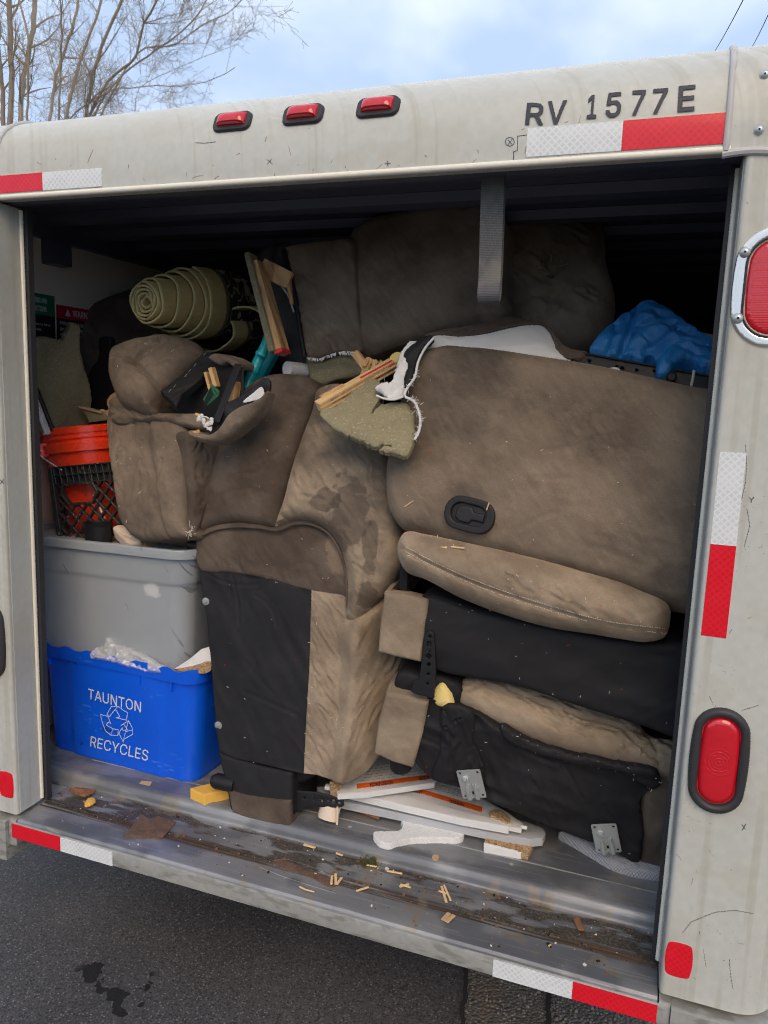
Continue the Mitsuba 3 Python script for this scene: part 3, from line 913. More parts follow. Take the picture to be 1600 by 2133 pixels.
# slot in the sill
lv = level(Z0 + 0.0015)
part(sill, 'slot', slab(lv, [(568, 1798), (574, 1792), (590, 1793), (640, 1812), (700, 1836), (706, 1843), (700, 1847), (640, 1825), (580, 1806)], 0.0015, 0.002, h=0.004), 'm_rust')
part(sill, 'slot_frame', cat([tube([lv.pt(*p) for p in ((540, 1806), (590, 1826), (650, 1846), (700, 1861))], 0.0012, 6), tube([lv.pt(*p) for p in ((566, 1792), (600, 1790), (650, 1806), (712, 1836))], 0.0014, 6)]), 'm_deck', 40)
for px, py in ((683, 1706), (1066, 1800), (1254, 1873), (729, 1722)):
    p = level(FL).pt(px, py)
    part(deck, 'screw', place(lathe([(0, .0025), (.004, .002), (.0065, 0)], 12), p), 'm_jamb')

# lamps
for px, py in ((483, 253), (630, 238), (786, 222)):
    c = at(px, py, 0.012)
    z0, z1, x0 = c[2] - 0.024, c[2] + 0.024, c[0]
    tilt = math.degrees(math.atan2(header_y(z1) - header_y(z0), z1 - z0))
    outer = rrect(0.094, 0.047, 0.016, 6)
    base = trimesh.creation.extrude_polygon(shapely.Polygon(outer), 0.0055, engine='earcut')
    base.vertices[:, :2] *= (1 - 0.06 * (base.vertices[:, 2:3] > 0.003))
    X = np.eye(4); X[:3, :3] = np.array([[1, 0, 0], [0, 0, 1], [0, -1, 0]]).T @ np.eye(3)
    M = trimesh.transformations.rotation_matrix(math.radians(90 - tilt), [1, 0, 0])
    M[:3, 3] = (x0, header_y(c[2]) - 0.0005, c[2])
    base.apply_transform(M)
    lamp = part(TR, 'clearance_lamp', base, 'm_rubber', 30)
    # a wedge-shaped ribbed red lens
    u, w = np.meshgrid(np.linspace(-1, 1, 41), np.linspace(-1, 1, 21))
    hh = 0.006 + 0.014 * np.sqrt(np.maximum(0, 1 - np.abs(u) ** 4)) * np.clip(1.0 - ((w + 0.25) / 1.25) ** 2 * 1.0, 0, 1) ** 0.6
    hh = np.where((np.abs(u) > 0.99) | (np.abs(w) > 0.99), 0.004, hh)
    V = np.stack([u * 0.034, w * 0.0155 + 0.002, hh], -1).reshape(-1, 3)
    i, j = np.meshgrid(np.arange(20), np.arange(40), indexing='ij')
    q = np.stack([i * 41 + j, i * 41 + j + 1, (i + 1) * 41 + j + 1, (i + 1) * 41 + j], -1).reshape(-1, 4)
    lens = trimesh.Trimesh(V, np.vstack([q[:, [0, 1, 2]], q[:, [0, 2, 3]]]), process=False)
    lens.apply_transform(M)
    part(lamp, 'lens', lens, 'm_lens', 50)


def oval(cx, cz, hw, hh, n=16):
    t = np.linspace(0, math.pi, n)
    s = hh - hw
    return np.vstack([np.column_stack([cx + hw * np.cos(t), cz + s + hw * np.sin(t)]), np.column_stack([cx - hw * np.cos(t), cz - s - hw * np.sin(t)])])


def lens_mesh(cx, cz, hw, hh, y, rings):
    pl = Plane(y)
    out = oval(cx, cz, hw, hh)
    rip = lambda u, v: 0.0006 * np.sin(v * 2 * math.pi / 0.0042)
    bull = lambda u, v: 0.0005 * np.sin(np.hypot(u - cx, v - cz) * 2 * math.pi / 0.006) * (np.hypot(u - cx, v - cz) < 0.026) if rings else 0 * u
    return slab(pl, out, 0.012, 0.01, 0.004, 0.0021, local=True, wr=[rip, bull])


def tail_lamp(cx, cz):
    pl = Plane(-0.012)
    ring = slab(pl, oval(cx, cz, 0.050, 0.107), 0.009, 0.012, 0, 0.004, holes=[oval(cx, cz, 0.034, 0.089)], local=True)
    tl = part(TR, 'tail_lamp', ring, 'm_rubber', 50)
    part(tl, 'lens', lens_mesh(cx, cz, 0.0345, 0.0895, -0.006, True), 'm_lens', 50)
    part(tl, 'backing', slab(Plane(-0.002), oval(cx, cz, 0.036, 0.091), 0.001, 0.0015, 0, 0.01, local=True), 'm_red')
    return tl


tail_lamp(1.752, 0.985)
tail_lamp(W - 1.757, 0.96)
for s in (1,):
    cx, cz = 1.757, 1.8665
    pl = Plane(-0.004)
    bz = part(TR, 'reflector_lamp', slab(pl, oval(cx, cz, 0.066, 0.104), 0.004, 0.004, 0, 0.004, holes=[oval(cx, cz, 0.047, 0.085)], local=True), 'm_chrome', 50)
    part(bz, 'lens', lens_mesh(cx, cz, 0.047, 0.085, -0.002, False), 'm_lens', 50)
    part(bz, 'gasket', tube([[x, -0.005, z] for x, z in oval(cx, cz, 0.047, 0.085)], 0.0018, 6, closed=True), 'm_rubber', 50)
    for px, py in ((1552, 525), (1537, 663)):
        a, b = rivet(at(px, py, -0.006), 0.0095)
        part(bz, 'screw', a, 'm_zinc'); part(bz, 'screw_slot', b, 'm_void')

# reflective tapes and the number
def tape(quads):
    for (x0, z0, x1, z1), m_ in quads:
        nx = 8
        m = extrude_x([(-0.0016, z0), (-0.0016, z1), (0.0012, z1), (0.0012, z0)], x0, x1, nx)
        yield m, m_


for q, m_ in (((-0.16, 2.097 + .012, 0.162, 2.149), 'm_tapered'), ((0.1625, 2.097 + .012, 0.334, 2.149), 'm_tapewhite'), ((1.31, 2.109, 1.482, 2.160), 'm_tapewhite'), ((1.4825, 2.109, 1.653, 2.160), 'm_tapered')):
    x0, z0, x1, z1 = q
    zz = np.linspace(z0, z1, 6)
    pr = np.vstack([np.column_stack([header_y(zz) - 0.0022, zz]), np.column_stack([header_y(zz) + 0.002, zz])[::-1]])
    part(HD, 'reflective_tape', extrude_x(pr, x0, x1, 6), m_)
for q, m_ in (((1.694, 1.4045, 1.738, 1.576), 'm_tapewhite'), ((1.694, 1.228, 1.738, 1.404), 'm_tapered')):
    x0, z0, x1, z1 = q
    part(PF[1], 'reflective_tape', trimesh.creation.box(bounds=[[x0 + .004, -0.0012, z0], [x1 + .004, 0.0008, z1]]), m_)
for cx, cz, s in ((1.7195, 0.546, 1), (-0.034, 0.546, -1)):
    q = rrect(0.047, 0.074, 0.008, 5) + [cx, cz]
    part(PF[s], 'reflector', slab(Plane(-0.0012), q, 0.0008, 0.0018, 0, 0.004, local=True), 'm_tapered')
for x0, x1, m_ in ((-0.008, 0.160, 'm_tapered'), (0.1605, 0.331, 'm_tapewhite'), (1.348, 1.5185, 'm_tapewhite'), (1.519, 1.688, 'm_tapered')):
    part(TR, 'bumper_tape', trimesh.creation.box(bounds=[[x0, -0.0128, 0.4005], [x1, -0.0100, 0.4405]]), m_)

let = []
for ch, xa, xb, yb_a, yb_b, ytop in (('R', 1096, 1133, 263, 264, 217), ('V', 1140, 1179, 263, 261, 214), ('1', 1226, 1243, 251, 250, 201), ('5', 1262, 1294, 248, 246, 196), ('7', 1315, 1343, 244, 243, 191), ('7', 1358, 1389, 241, 239, 188), ('E', 1411, 1446, 237, 234, 182)):
    pl = Plane(0.012)
    if ch == '1': xa -= 3
    m = lettering(pl, ch, (xa, yb_a), (xb, yb_b), (xa + 3, ytop), 0.001, True)
    m = m.subdivide_to_size(0.01)
    off = 0.012 - m.vertices[:, 1]           # height above the plane
    m.vertices[:, 1] = header_y(m.vertices[:, 2]) - 0.0014 - off * 0.8
    part(HD, 'letter' if ch in 'RVE' else 'digit', m, 'm_ink', False)
sc = cat([strokes(P0, [q], 0.0013) for q in ([(556, 332), (568, 342)], [(567, 331), (557, 343)], [(802, 341), (814, 341)], [(808, 335), (808, 347)], [(1058, 291), (1067, 301)], [(1067, 290), (1058, 302)],
                                              [(405, 296), (425, 297), (447, 294)], [(1560, 1036), (1566, 1041), (1571, 1035)], [(1566, 1041), (1564, 1047)], [(1545, 1717), (1554, 1728)], [(1554, 1716), (1546, 1729)],
                                              [(0, 999), (9, 1008)], [(8, 998), (0, 1009)],
                                              [(1053, 296), (1055, 289), (1062, 286), (1069, 289), (1072, 296), (1069, 302), (1062, 305), (1055, 302), (1053, 296)],
                                              [(1070, 338), (1070, 316), (1078, 314), (1078, 284), (1120, 278)],
    )] + [strokes(P0, [q], 0.0007) for q in ([(1422, 1943), (1440, 1920), (1490, 1900), (1530, 1896), (1570, 1903)], [(1553, 925), (1556, 970), (1552, 1010), (1545, 1040)], [(1556, 1060), (1562, 1095), (1550, 1140)], [(1519, 1998), (1522, 2030), (1527, 2060)], [(1478, 1450), (1486, 1468)], [(1545, 1480), (1580, 1469)])])
v = sc.vertices
hi = v[:, 2] > 2.1
v[hi, 1] += header_y(v[hi, 2])
part(TR, 'pen_mark', sc, 'm_ink', False, kind='stuff')
# scratches and chips in the paint
rng = np.random.default_rng(11)
ln = []
for i in range(90):
    if i < 50: x, z = rng.uniform(0.1, 1.6), rng.uniform(2.108, 2.2) if rng.random() < .6 else rng.uniform(2.104, 2.112)
    else: x, z = rng.choice([rng.uniform(1.70, 1.82), rng.uniform(-0.1, -0.006)], p=[.75, .25]), rng.uniform(0.48, 2.05)
    a, L = rng.normal(0, 0.8) + (math.pi / 2 if i >= 50 or rng.random() < .3 else 0), rng.exponential(0.008) + 0.002
    ln.append(np.array([[x, z], [x + L * math.cos(a) / 2, z + L * math.sin(a) / 2 + rng.normal(0, .001)], [x + L * math.cos(a), z + L * math.sin(a)]]))
m = cat([strokes(P0, [q], rng.uniform(0.0004, 0.001), local=True) for q in ln])
hi = m.vertices[:, 2] > 2.1
m.vertices[hi, 1] += header_y(m.vertices[hi, 2])
part(TR, 'scratches', m, 'm_leaf', False, kind='stuff')
# a chipped patch and rust line at the right jamb
pj = Plane(p0=(1.6885, 0, 0), n=(-1, 0, 0))
part(PF[1], 'worn_patch', slab(pj, [(1392, 1768), (1396, 1775), (1395, 1810), (1391, 1850), (1387, 1852), (1387, 1810), (1389, 1775)], 0.0006, 0.001, 0, 0.003), 'm_tapewhite')

# warning stickers on the inner left wall
wp = Plane(p0=((WI + .0005), 0, 0), n=(1, 0, 0))


def sticker(name, y0, y1, z0, z1, zb, head, m_head, lines, label):
    s = part(wl, name, trimesh.creation.box(bounds=[[WI + .0002, y0, z0], [WI + .0012, y1, z1]]), 'm_stickerblack', label=label)
    part(s, 'heading', trimesh.creation.box(bounds=[[WI + .0004, y0, zb], [WI + .0016, y1, z1]]), m_head)
    out = []
    for txt, ya, z, h, wdt, b in head + lines:
        m = meshkit.text_mesh(txt, 1.0, 1.0, b)
        v = m.vertices; w_ = v[:, 0].max()
        o = trimesh.Trimesh(np.column_stack([WI + .0018 + 0.0004 * v[:, 2], ya + v[:, 0] / w_ * wdt, z + v[:, 1] * h]), m.faces, process=False)
        if o.volume < 0: o.invert()
        out.append(o)
    part(s, 'print', cat(out), 'm_lettergrey', False, kind='stuff')


ya, yb, yc = wp.pt(113, 620)[1], wp.pt(117, 640)[1], wp.pt(180, 650)[1]
za, zb_ = wp.pt(113, 617)[2], wp.pt(117, 634)[2]
yl = wp.pt(97, 620)[1]
yw = yl - wp.pt(54, 612)[1]
w0, w1 = wp.pt(150, 645)[1], wp.pt(199, 655)[1]
kk = 1.25
sticker('instruction_sticker', ya - 0.29, ya, za - 0.25, za, za - 0.066, [('SECURING AND', yl - yw, za - 0.028, 0.0155, yw, True), ('INSTRUCTIONS', yl - yw * 1.06, za - 0.054, 0.0155, yw * 1.03, True)], 'm_stickergreen',
        [(t, ya - 0.26, za - 0.098 - 0.0165 * i, 0.0062, w_ * kk, False) for i, (t, w_) in enumerate((('Load heavier items in front. Refer to local', .19), ('specific tongue weight requirements.', .16), ('', 0), ('Recheck the couplings after loading, reduce', .185), ('of the vehicle.', .12), ('', 0), ('or trailer floor.', .125), ('', 0), ('no riders inside. Do not overload.', .155), ('Cover and tie the load with goods,', .19))) if t],
        'black instruction sticker with a green heading')
sticker('warning_sticker', yb, yb + 0.27, zb_ - 0.26, zb_, zb_ - 0.042, [('WARNING', w0, zb_ - 0.032, 0.021, w1 - w0, True)], 'm_stickerred',
        [(t, yb + 0.012, zb_ - 0.062 - 0.0205 * i, 0.0098, w_, True) for i, (t, w_) in enumerate((('FAILURE TO FOLLOW ALL WARNINGS', .25), ('IN DEATH, DISMEMBERMENT', .21), ('YOU, YOUR PASSENGERS', .18), ('• FAILURE TO', .10)))], 'black warning sticker with a dark red heading')
tri = [(w0 - .034, zb_ - 0.033), (w0 - .008, zb_ - 0.033), (w0 - .021, zb_ - 0.008)]
part(wl, 'warning_triangle', trimesh.Trimesh(np.array([[WI + .0018, a, b] for a, b in tri] + [[WI + .0006, a, b] for a, b in tri]), [[0, 1, 2], [3, 5, 4], [0, 3, 4], [0, 4, 1], [1, 4, 5], [1, 5, 2], [2, 5, 3], [2, 3, 0]], process=False), 'm_lettergrey', False)
# ------------------------------------------------------------------ the big sofa end section standing upright in the middle
ARM = ((605, 1720, 0.205), (470, 1690, 0.20), (640, 790, 0.40))
pa = Plane(*ARM)


def off(d, base=ARM):
    return Plane(p0=Plane(*base).p0 - Plane(*base).n * d, n=Plane(*base).n)


SE = thing('sofa_section', 'large brown suede sofa end section standing upright in the middle with a black cloth underside', 'sofa')
core = slab(off(0.05), [(440, 1190), (560, 880), (650, 830), (760, 860), (800, 980), (800, 1250), (760, 1450), (700, 1580), (600, 1640), (490, 1620), (460, 1500)], 0.02, 0.42, 0, 0.03)
part(SE, 'frame', core, 'm_black')
inside = slab(off(0.0), [(420, 1085), (432, 1020), (455, 950), (490, 860), (520, 805), (560, 783), (610, 780), (655, 793), (667, 815), (656, 850), (632, 910), (612, 970), (594, 1040), (581, 1101), (540, 1096), (490, 1093), (445, 1101), (416, 1116)], 0.030, 0.22, 0.014, 0.006, crease=(14, 20, 0.07, 0.0025),
              seams=[([(540, 1010), (580, 1000), (605, 1010)], 0.003, 0.002), ([(540, 830), (600, 820), (660, 840)], 0.003, 0.003), ([(455, 1035), (520, 1018), (590, 1042)], 0.004, 0.002)], wr=[folds(30, 0.05, 0.004, 3), lumps(0.15, 0.006, 4)])
part(SE, 'inside_panel', inside, 'm_suede_dark')
roll = slab(off(-0.012), [(667, 812), (700, 800), (745, 812), (790, 850), (822, 905), (835, 1000), (842, 1100), (838, 1180), (815, 1222), (780, 1262), (742, 1299), (727, 1290), (725, 1240), (722, 1190), (708, 1140), (680, 1104), (650, 1090), (618, 1088), (580, 1102), (596, 1040), (614, 970), (634, 910), (655, 855)], 0.045, 0.30, 0.022, 0.0055, crease=(34, -55, 0.06, 0.0035),
            seams=[([(600, 1030), (660, 1020), (730, 1032), (800, 1070)], 0.004, 0.002), ([(735, 1290), (728, 1240), (726, 1190)], 0.004, 0.002)],
            wr=[folds(-58, 0.030, 0.007, 13, 4, 1.4), folds(-40, 0.014, 0.0022, 15, 5), lumps(0.12, 0.008, 14)])
part(SE, 'arm_roll', roll, 'm_suede_arm')
cord = [(416, 1117), (445, 1104), (490, 1097), (540, 1099), (581, 1104), (618, 1091), (650, 1093), (680, 1107), (706, 1142), (721, 1190), (724, 1240), (727, 1285)]
part(SE, 'welt_cord', tube([pa.pt(*p) + [0, -0.004, 0] for p in catmull(np.array(cord, float), False, 8)], 0.0038, 8), 'm_suede_dark', 50)
upper = slab(off(0.011), [(417, 1110), (445, 1096), (490, 1088), (580, 1092), (640, 1080), (700, 1110), (735, 1180), (735, 1246), (690, 1238), (645, 1229), (560, 1206), (480, 1192), (417, 1184)], 0.003, 0.2, 0.010, 0.006, crease=(16, -50, 0.06, 0.002),
             seams=[([(580, 1115), (640, 1180), (700, 1240)], 0.02, 0.004)], wr=[folds(-50, 0.022, 0.0045, 23), lumps(0.1, 0.005, 24)])
part(SE, 'front_panel', upper, 'm_suede_pale')
dust = slab(off(0.0135), [(416, 1184), (480, 1190), (560, 1204), (650, 1229), (649, 1300), (643, 1420), (638, 1520), (634, 1612), (590, 1602), (540, 1590), (490, 1580), (458, 1566), (452, 1530), (447, 1470), (440, 1380), (430, 1280)], 0.0015, 0.2, 0, 0.0055, sharp=True, crease=(5, -52, 0.22, 0.002),
            wr=[folds(-54, 0.09, 0.008, 33, 6, 1.6), folds(-62, 0.03, 0.0016, 34), lumps(0.2, 0.006, 35)])
part(SE, 'dust_cover', dust, 'm_mesh')
strip = slab(off(0.0115), [(649, 1228), (690, 1236), (726, 1240), (725, 1280), (738, 1298), (728, 1400), (718, 1500), (706, 1600), (700, 1627), (660, 1614), (633, 1611), (638, 1500), (645, 1380)], 0.003, 0.2, 0.006, 0.0042, sharp=True, crease=(26, -47, 0.06, 0.0028),
             wr=[folds(-47, 0.020, 0.0075, 43, 5, 1.5), folds(-50, 0.011, 0.002, 45, 4), lumps(0.08, 0.004, 44)])
part(SE, 'front_strip', strip, 'm_suede_tan')
side_pl = Plane((735, 1300, 0.265), (705, 1600, 0.215), (835, 1250, 0.42))
side = slab(side_pl, [(738, 1297), (770, 1268), (815, 1222), (842, 1190), (850, 1260), (845, 1340), (835, 1420), (808, 1490), (790, 1560), (748, 1616), (700, 1629), (706, 1580), (718, 1490), (728, 1400)], 0.016, 0.1, 0.006, 0.006, crease=(26, 60, 0.06, 0.003), wr=[folds(50, 0.03, 0.006, 53, 4), folds(-60, 0.016, 0.002, 55), lumps(0.1, 0.008, 54)])
part(SE, 'side_panel', side, 'm_suede_tan')
part(SE, 'corner_seam', tube([on(strip, *p) + [0.002, -0.001, 0] for p in ((731, 1310), (727, 1400), (717, 1500), (705, 1595))], 0.0028, 6), 'm_suede_dark', 50)
low = slab(off(0.02), [(456, 1562), (540, 1590), (612, 1606), (611, 1720), (484, 1690), (470, 1620)], 0.01, 0.16, 0.004, 0.008, sharp=True, wr=[folds(-40, 0.05, 0.004, 63)])
part(SE, 'bottom_wrap', low, 'm_mesh')
band = slab(off(0.012), [(477, 1643), (520, 1654), (607, 1666), (608, 1700), (609, 1727), (560, 1722), (486, 1692)], 0.008, 0.165, 0.004, 0.006, sharp=True, wr=[folds(-35, 0.02, 0.003, 73)])
part(SE, 'bottom_band', band, 'm_suede_dark')
bp = off(0.05)
hb = [(613, 1646), (660, 1650), (705, 1661), (716, 1669), (716, 1679), (706, 1683), (650, 1680), (632, 1683), (628, 1692), (613, 1690)]
hl = [[(a - r, b), (a, b - r), (a + r, b), (a, b + r)] for a, b, r in ((634, 1662, 3), (655, 1665, 3), (669, 1667, 6), (683, 1669, 3), (706, 1673, 4))] + [[(690, 1665), (698, 1666), (698, 1676), (690, 1675)]]
part(SE, 'metal_strap', slab(bp, hb, 0.001, 0.004, 0, 0.004, sharp=True, holes=hl), 'm_blackmetal')
part(SE, 'foot', tube([at(445, 1627, 0.235), at(452, 1627, 0.235), at(490, 1634, 0.24)], [0.018, 0.0225, 0.0225], 20), 'm_black', 40)
for px, py in ((429, 1253), (455, 1511)):
    p = on(dust, px, py)
    part(SE, 'bolt', place(cat([lathe([(0, .006), (.004, .0055), (.0055, .002), (.0115, .0012), (.0115, -0.001)], 18)]), p, 0, 90), 'm_zinc', 30)

# ------------------------------------------------------------------ the big sofa back at upper right
BK = ((880, 730, 0.36), (1470, 830, 0.34), (1100, 1200, 0.25))
pb = Plane(*BK)
SB = thing('recliner_section', 'big brown suede recliner side panel with a black release handle, upper right', 'sofa')
back = slab(pb, [(882, 722), (920, 716), (1000, 724), (1130, 744), (1250, 764), (1350, 786), (1440, 806), (1520, 822), (1530, 1000), (1500, 1200), (1480, 1272), (1400, 1274), (1330, 1242), (1200, 1202), (1060, 1165), (940, 1134), (880, 1122), (842, 1105), (815, 1065), (807, 1000), (815, 930), (834, 850), (858, 775)], 0.045, 0.25, 0.024, 0.007, crease=(40, 10, 0.10, 0.0022),
            seams=[([(850, 1104), (940, 1128), (1060, 1156), (1200, 1194), (1330, 1234), (1405, 1268)], 0.010, 0.010)],
            wr=[folds(15, 0.08, 0.007, 103, 3), lumps(0.22, 0.012, 104), folds(-20, 0.03, 0.0028, 105), folds(30, 0.016, 0.0012, 106, 3)])
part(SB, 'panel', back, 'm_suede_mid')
LP = Plane((850, 1140, 0.215), (1390, 1300, 0.205), (1100, 1290, 0.195))
lip = slab(LP, [(833, 1162), (832, 1130), (846, 1108), (880, 1112), (950, 1126), (1060, 1150), (1200, 1186), (1330, 1228), (1394, 1264), (1396, 1298), (1386, 1326), (1350, 1337), (1300, 1332), (1240, 1322), (1150, 1308), (1050, 1280), (960, 1245), (890, 1208), (848, 1190)], 0.045, 0.2, 0.036, 0.005, crease=(30, -30, 0.05, 0.003),
           seams=[([(842, 1142), (905, 1176), (1000, 1218), (1150, 1268), (1260, 1298), (1390, 1316)], 0.0045, 0.007), ([(842, 1134), (860, 1126)], 0.004, 0.002)], wr=[folds(-25, 0.035, 0.003, 113, 3), lumps(0.1, 0.004, 114)])
part(SB, 'lip', lip, 'm_suede_tan')
st = []
for dy in (-5, 5):
    q = catmull(np.array([(842, 1142 + dy), (905, 1176 + dy), (1000, 1218 + dy), (1150, 1268 + dy), (1260, 1298 + dy), (1388, 1315 + dy)], float), False, 5)
    q = resample(q, 5.0, False)
    for i in range(0, len(q) - 1, 1):
        a, b = on(lip, *q[i], lift=0.0004), on(lip, *(q[i] + (q[i + 1] - q[i]) * 0.6), lift=0.0004)
        st.append(tube([a, b], 0.0007, 4))
part(SB, 'stitching', cat(st), 'm_lint', kind='stuff')
hp = Plane(p0=on(back, 980, 1073, 0.0), n=pb.n)
c0 = hp.uv([(980, 1073)])[0]
tl = math.radians(-9)
rotm = np.array([[math.cos(tl), math.sin(tl)], [-math.sin(tl), math.cos(tl)]])


def hloc(a): return np.asarray(a) @ rotm + c0


bezel = slab(Plane(p0=hp.p0 + hp.n * 0.017, n=hp.n), hloc(rrect(0.124, 0.082, 0.038, 10)), 0.0025, 0.03, 0, 0.0035, holes=[hloc(rrect(0.088, 0.050, 0.024, 10) - [0.002, 0])], local=True)
hd = part(SB, 'handle', bezel, 'm_black', 40)
part(hd, 'cup', slab(Plane(p0=hp.p0 + hp.n * 0.0075, n=hp.n), hloc(rrect(0.104, 0.060, 0.027, 8)), 0.001, 0.004, 0, 0.008, local=True), 'm_black')
lever = [(-0.018, 0.020), (0.006, 0.020), (0.012, 0.010), (0.040, 0.010), (0.040, -0.010), (0.012, -0.010), (0.006, -0.020), (-0.018, -0.020), (-0.030, -0.012), (-0.030, 0.012)]
part(hd, 'lever', slab(Plane(p0=hp.p0 + hp.n * 0.0145, n=hp.n), hloc(np.array(lever) - [0.003, 0.001]), 0.003, 0.02, 0, 0.004, sharp=True, local=True), 'm_blackmetal', 40)

# ------------------------------------------------------------------ two sofa bases lying below it
S1 = thing('sofa_section', 'upper black cloth covered sofa base with tan end block under the recliner panel', 'sofa')
f1 = ((890, 1300, 0.255), (1420, 1420, 0.27), (900, 1380, 0.250))
p1 = Plane(*f1)
b1 = slab(p1, [(880, 1240), (1000, 1268), (1150, 1300), (1300, 1328), (1480, 1352), (1455, 1542), (1330, 1508), (1200, 1468), (1060, 1424), (985, 1412), (905, 1392), (870, 1372)], 0.016, 0.45, 0.006, 0.01, back=(0, 1, 0.03), crease=(5, -4, 0.25, 0.003), wr=[folds(-8, 0.10, 0.010, 123, 5), folds(20, 0.04, 0.003, 126, 3), lumps(0.2, 0.008, 124)])
part(S1, 'body', b1, 'm_mesh')
e1 = slab(Plane(*[(a, b, c - 0.012) for a, b, c in f1]), [(802, 1233), (850, 1238), (892, 1248), (893, 1258), (884, 1330), (877, 1378), (830, 1368), (789, 1357), (793, 1300)], 0.009, 0.04, 0.003, 0.006, sharp=True, wr=[lumps(0.05, 0.003, 125)])
part(S1, 'end_block', e1, 'm_suede_tan')
e1s = slab(Plane(p0=at(805, 1235, 0.247) , n=(-0.96, -0.25, 0.0)), [(0, 0), (0, 0)], local=True) if False else extrude_z([at(801, 1236, 0.248)[:2], at(809, 1236, 0.248)[:2], at(838, 1198, 0.42)[:2], at(828, 1196, 0.42)[:2]], at(795, 1355, 0.25)[2], at(804, 1234, 0.248)[2])
part(S1, 'end_side', e1s, 'm_suede_tan')
part(S1, 'strut', tube([at(846, 1150, 0.30), at(842, 1225, 0.30)], 0.014, 8), 'm_black')
hs = slab(Plane(*[(a, b, c - 0.016) for a, b, c in f1]), [(884, 1330), (888, 1319), (896, 1314), (904, 1320), (906, 1345), (908, 1400), (904, 1455), (868, 1446), (856, 1440), (862, 1420), (874, 1412), (878, 1380)], 0.0015, 0.006, 0, 0.004, sharp=True,
          holes=[[(a - r, b), (a, b - r), (a + r, b), (a, b + r)] for a, b, r in ((896, 1326, 4), (894, 1355, 4), (893, 1367, 7), (893, 1384, 5), (892, 1404, 4), (891, 1424, 4))] + [[(890, 1336), (898, 1337), (898, 1347), (889, 1346)]])
part(S1, 'metal_strap', hs, 'm_blackmetal')

S2 = thing('sofa_section', 'lower sofa base with ragged black cloth, two zinc leg plates and tan end block', 'sofa')
f2 = ((880, 1530, 0.265), (1360, 1650, 0.335), (1300, 1780, 0.36))
p2 = Plane(*f2)
b2 = slab(p2, [(880, 1455), (930, 1464), (985, 1482), (1060, 1520), (1160, 1560), (1250, 1582), (1372, 1606), (1368, 1640), (1345, 1650), (1340, 1740), (1328, 1794), (1270, 1768), (1150, 1722), (1010, 1662), (962, 1640), (905, 1624), (868, 1590)], 0.006, 0.40, 0.004, 0.006, crease=(7, -25, 0.22, 0.004), back=(0, 1, 0.05), ragged=0.002,
          wr=[folds(-15, 0.09, 0.018, 133, 4, 1.5), folds(-68, 0.05, 0.010, 134, 6, 1.5), folds(-30, 0.018, 0.0025, 136, 4), lumps(0.2, 0.012, 135)])
part(S2, 'body', b2, 'm_mesh')
lap = slab(Plane(*[(a, b, c - 0.010) for a, b, c in f2]), [(936, 1466), (985, 1484), (990, 1500), (985, 1540), (1010, 1600), (995, 1660), (975, 1630), (905, 1622), (918, 1560)], 0.004, 0.006, 0.004, 0.007, ragged=0.002, crease=(12, -75, 0.08, 0.004), wr=[folds(-75, 0.025, 0.012, 143, 5, 1.5)])
part(S2, 'loose_cloth', lap, 'm_mesh')
hem = slab(Plane(*[(a, b, c - 0.012) for a, b, c in f2]), [(1040, 1512), (1110, 1545), (1200, 1570), (1300, 1592), (1370, 1608), (1368, 1642), (1350, 1638), (1300, 1610), (1200, 1590), (1110, 1565), (1050, 1535)], 0.006, 0.012, 0.004, 0.006, ragged=0.003, wr=[folds(-10, 0.02, 0.008, 153, 3)])
part(S2, 'rolled_hem', hem, 'm_mesh')
e2 = slab(Plane(*[(a, b, c - 0.014) for a, b, c in f2]), [(806, 1440), (850, 1448), (893, 1461), (880, 1530), (861, 1597), (820, 1585), (781, 1567), (790, 1500)], 0.009, 0.05, 0.003, 0.006, sharp=True, wr=[lumps(0.05, 0.003, 155)])
part(S2, 'end_block', e2, 'm_suede_tan')
e2s = extrude_z([at(804, 1441, 0.25)[:2], at(812, 1441, 0.25)[:2], at(834, 1394, 0.42)[:2], at(825, 1393, 0.42)[:2]], at(790, 1566, 0.25)[2], at(805, 1441, 0.25)[2])
part(S2, 'end_side', e2s, 'm_suede_tan')
sc1 = slab(Plane(*[(a, b, c + 0.03) for a, b, c in f2]), [(822, 1432), (835, 1396), (880, 1400), (960, 1425), (960, 1475), (890, 1470)], 0.012, 0.25, 0.01, 0.008, wr=[folds(60, 0.03, 0.012, 165, 3)])
part(S2, 'inner_cloth', sc1, 'm_mesh')
rc = slab(Plane((960, 1450, 0.29), (1390, 1590, 0.34), (1150, 1450, 0.36)), [(950, 1432), (966, 1414), (1000, 1412), (1060, 1420), (1150, 1440), (1250, 1470), (1325, 1504), (1345, 1528), (1420, 1552), (1420, 1622), (1390, 1622), (1330, 1600), (1250, 1580), (1160, 1558), (1060, 1518), (990, 1486), (955, 1468)], 0.028, 0.12, 0.024, 0.005, crease=(44, -25, 0.07, 0.0045),
          seams=[([(1060, 1440), (1150, 1478), (1250, 1510), (1345, 1530)], 0.005, 0.008), ([(1345, 1528), (1365, 1570), (1372, 1610)], 0.005, 0.008)], wr=[folds(-22, 0.03, 0.010, 173, 4, 1.4), folds(-50, 0.02, 0.004, 174, 3)])
part(S2, 'seat_roll', rc, 'm_suede_tan')
ep = slab(Plane(*[(a, b, c + 0.012) for a, b, c in f2]), [(1335, 1640), (1375, 1600), (1420, 1590), (1420, 1800), (1390, 1802), (1325, 1796)], 0.02, 0.3, 0.01, 0.009, sharp=True, wr=[folds(70, 0.05, 0.01, 175)])
part(S2, 'end_panel', ep, 'm_suede_dark')
part(S2, 'foot', cat([tube([at(835, 1576, .30), at(835, 1600, .30), at(835, 1606, .30)], [0.030, 0.028, 0.022], 20)]), 'm_black', 40)


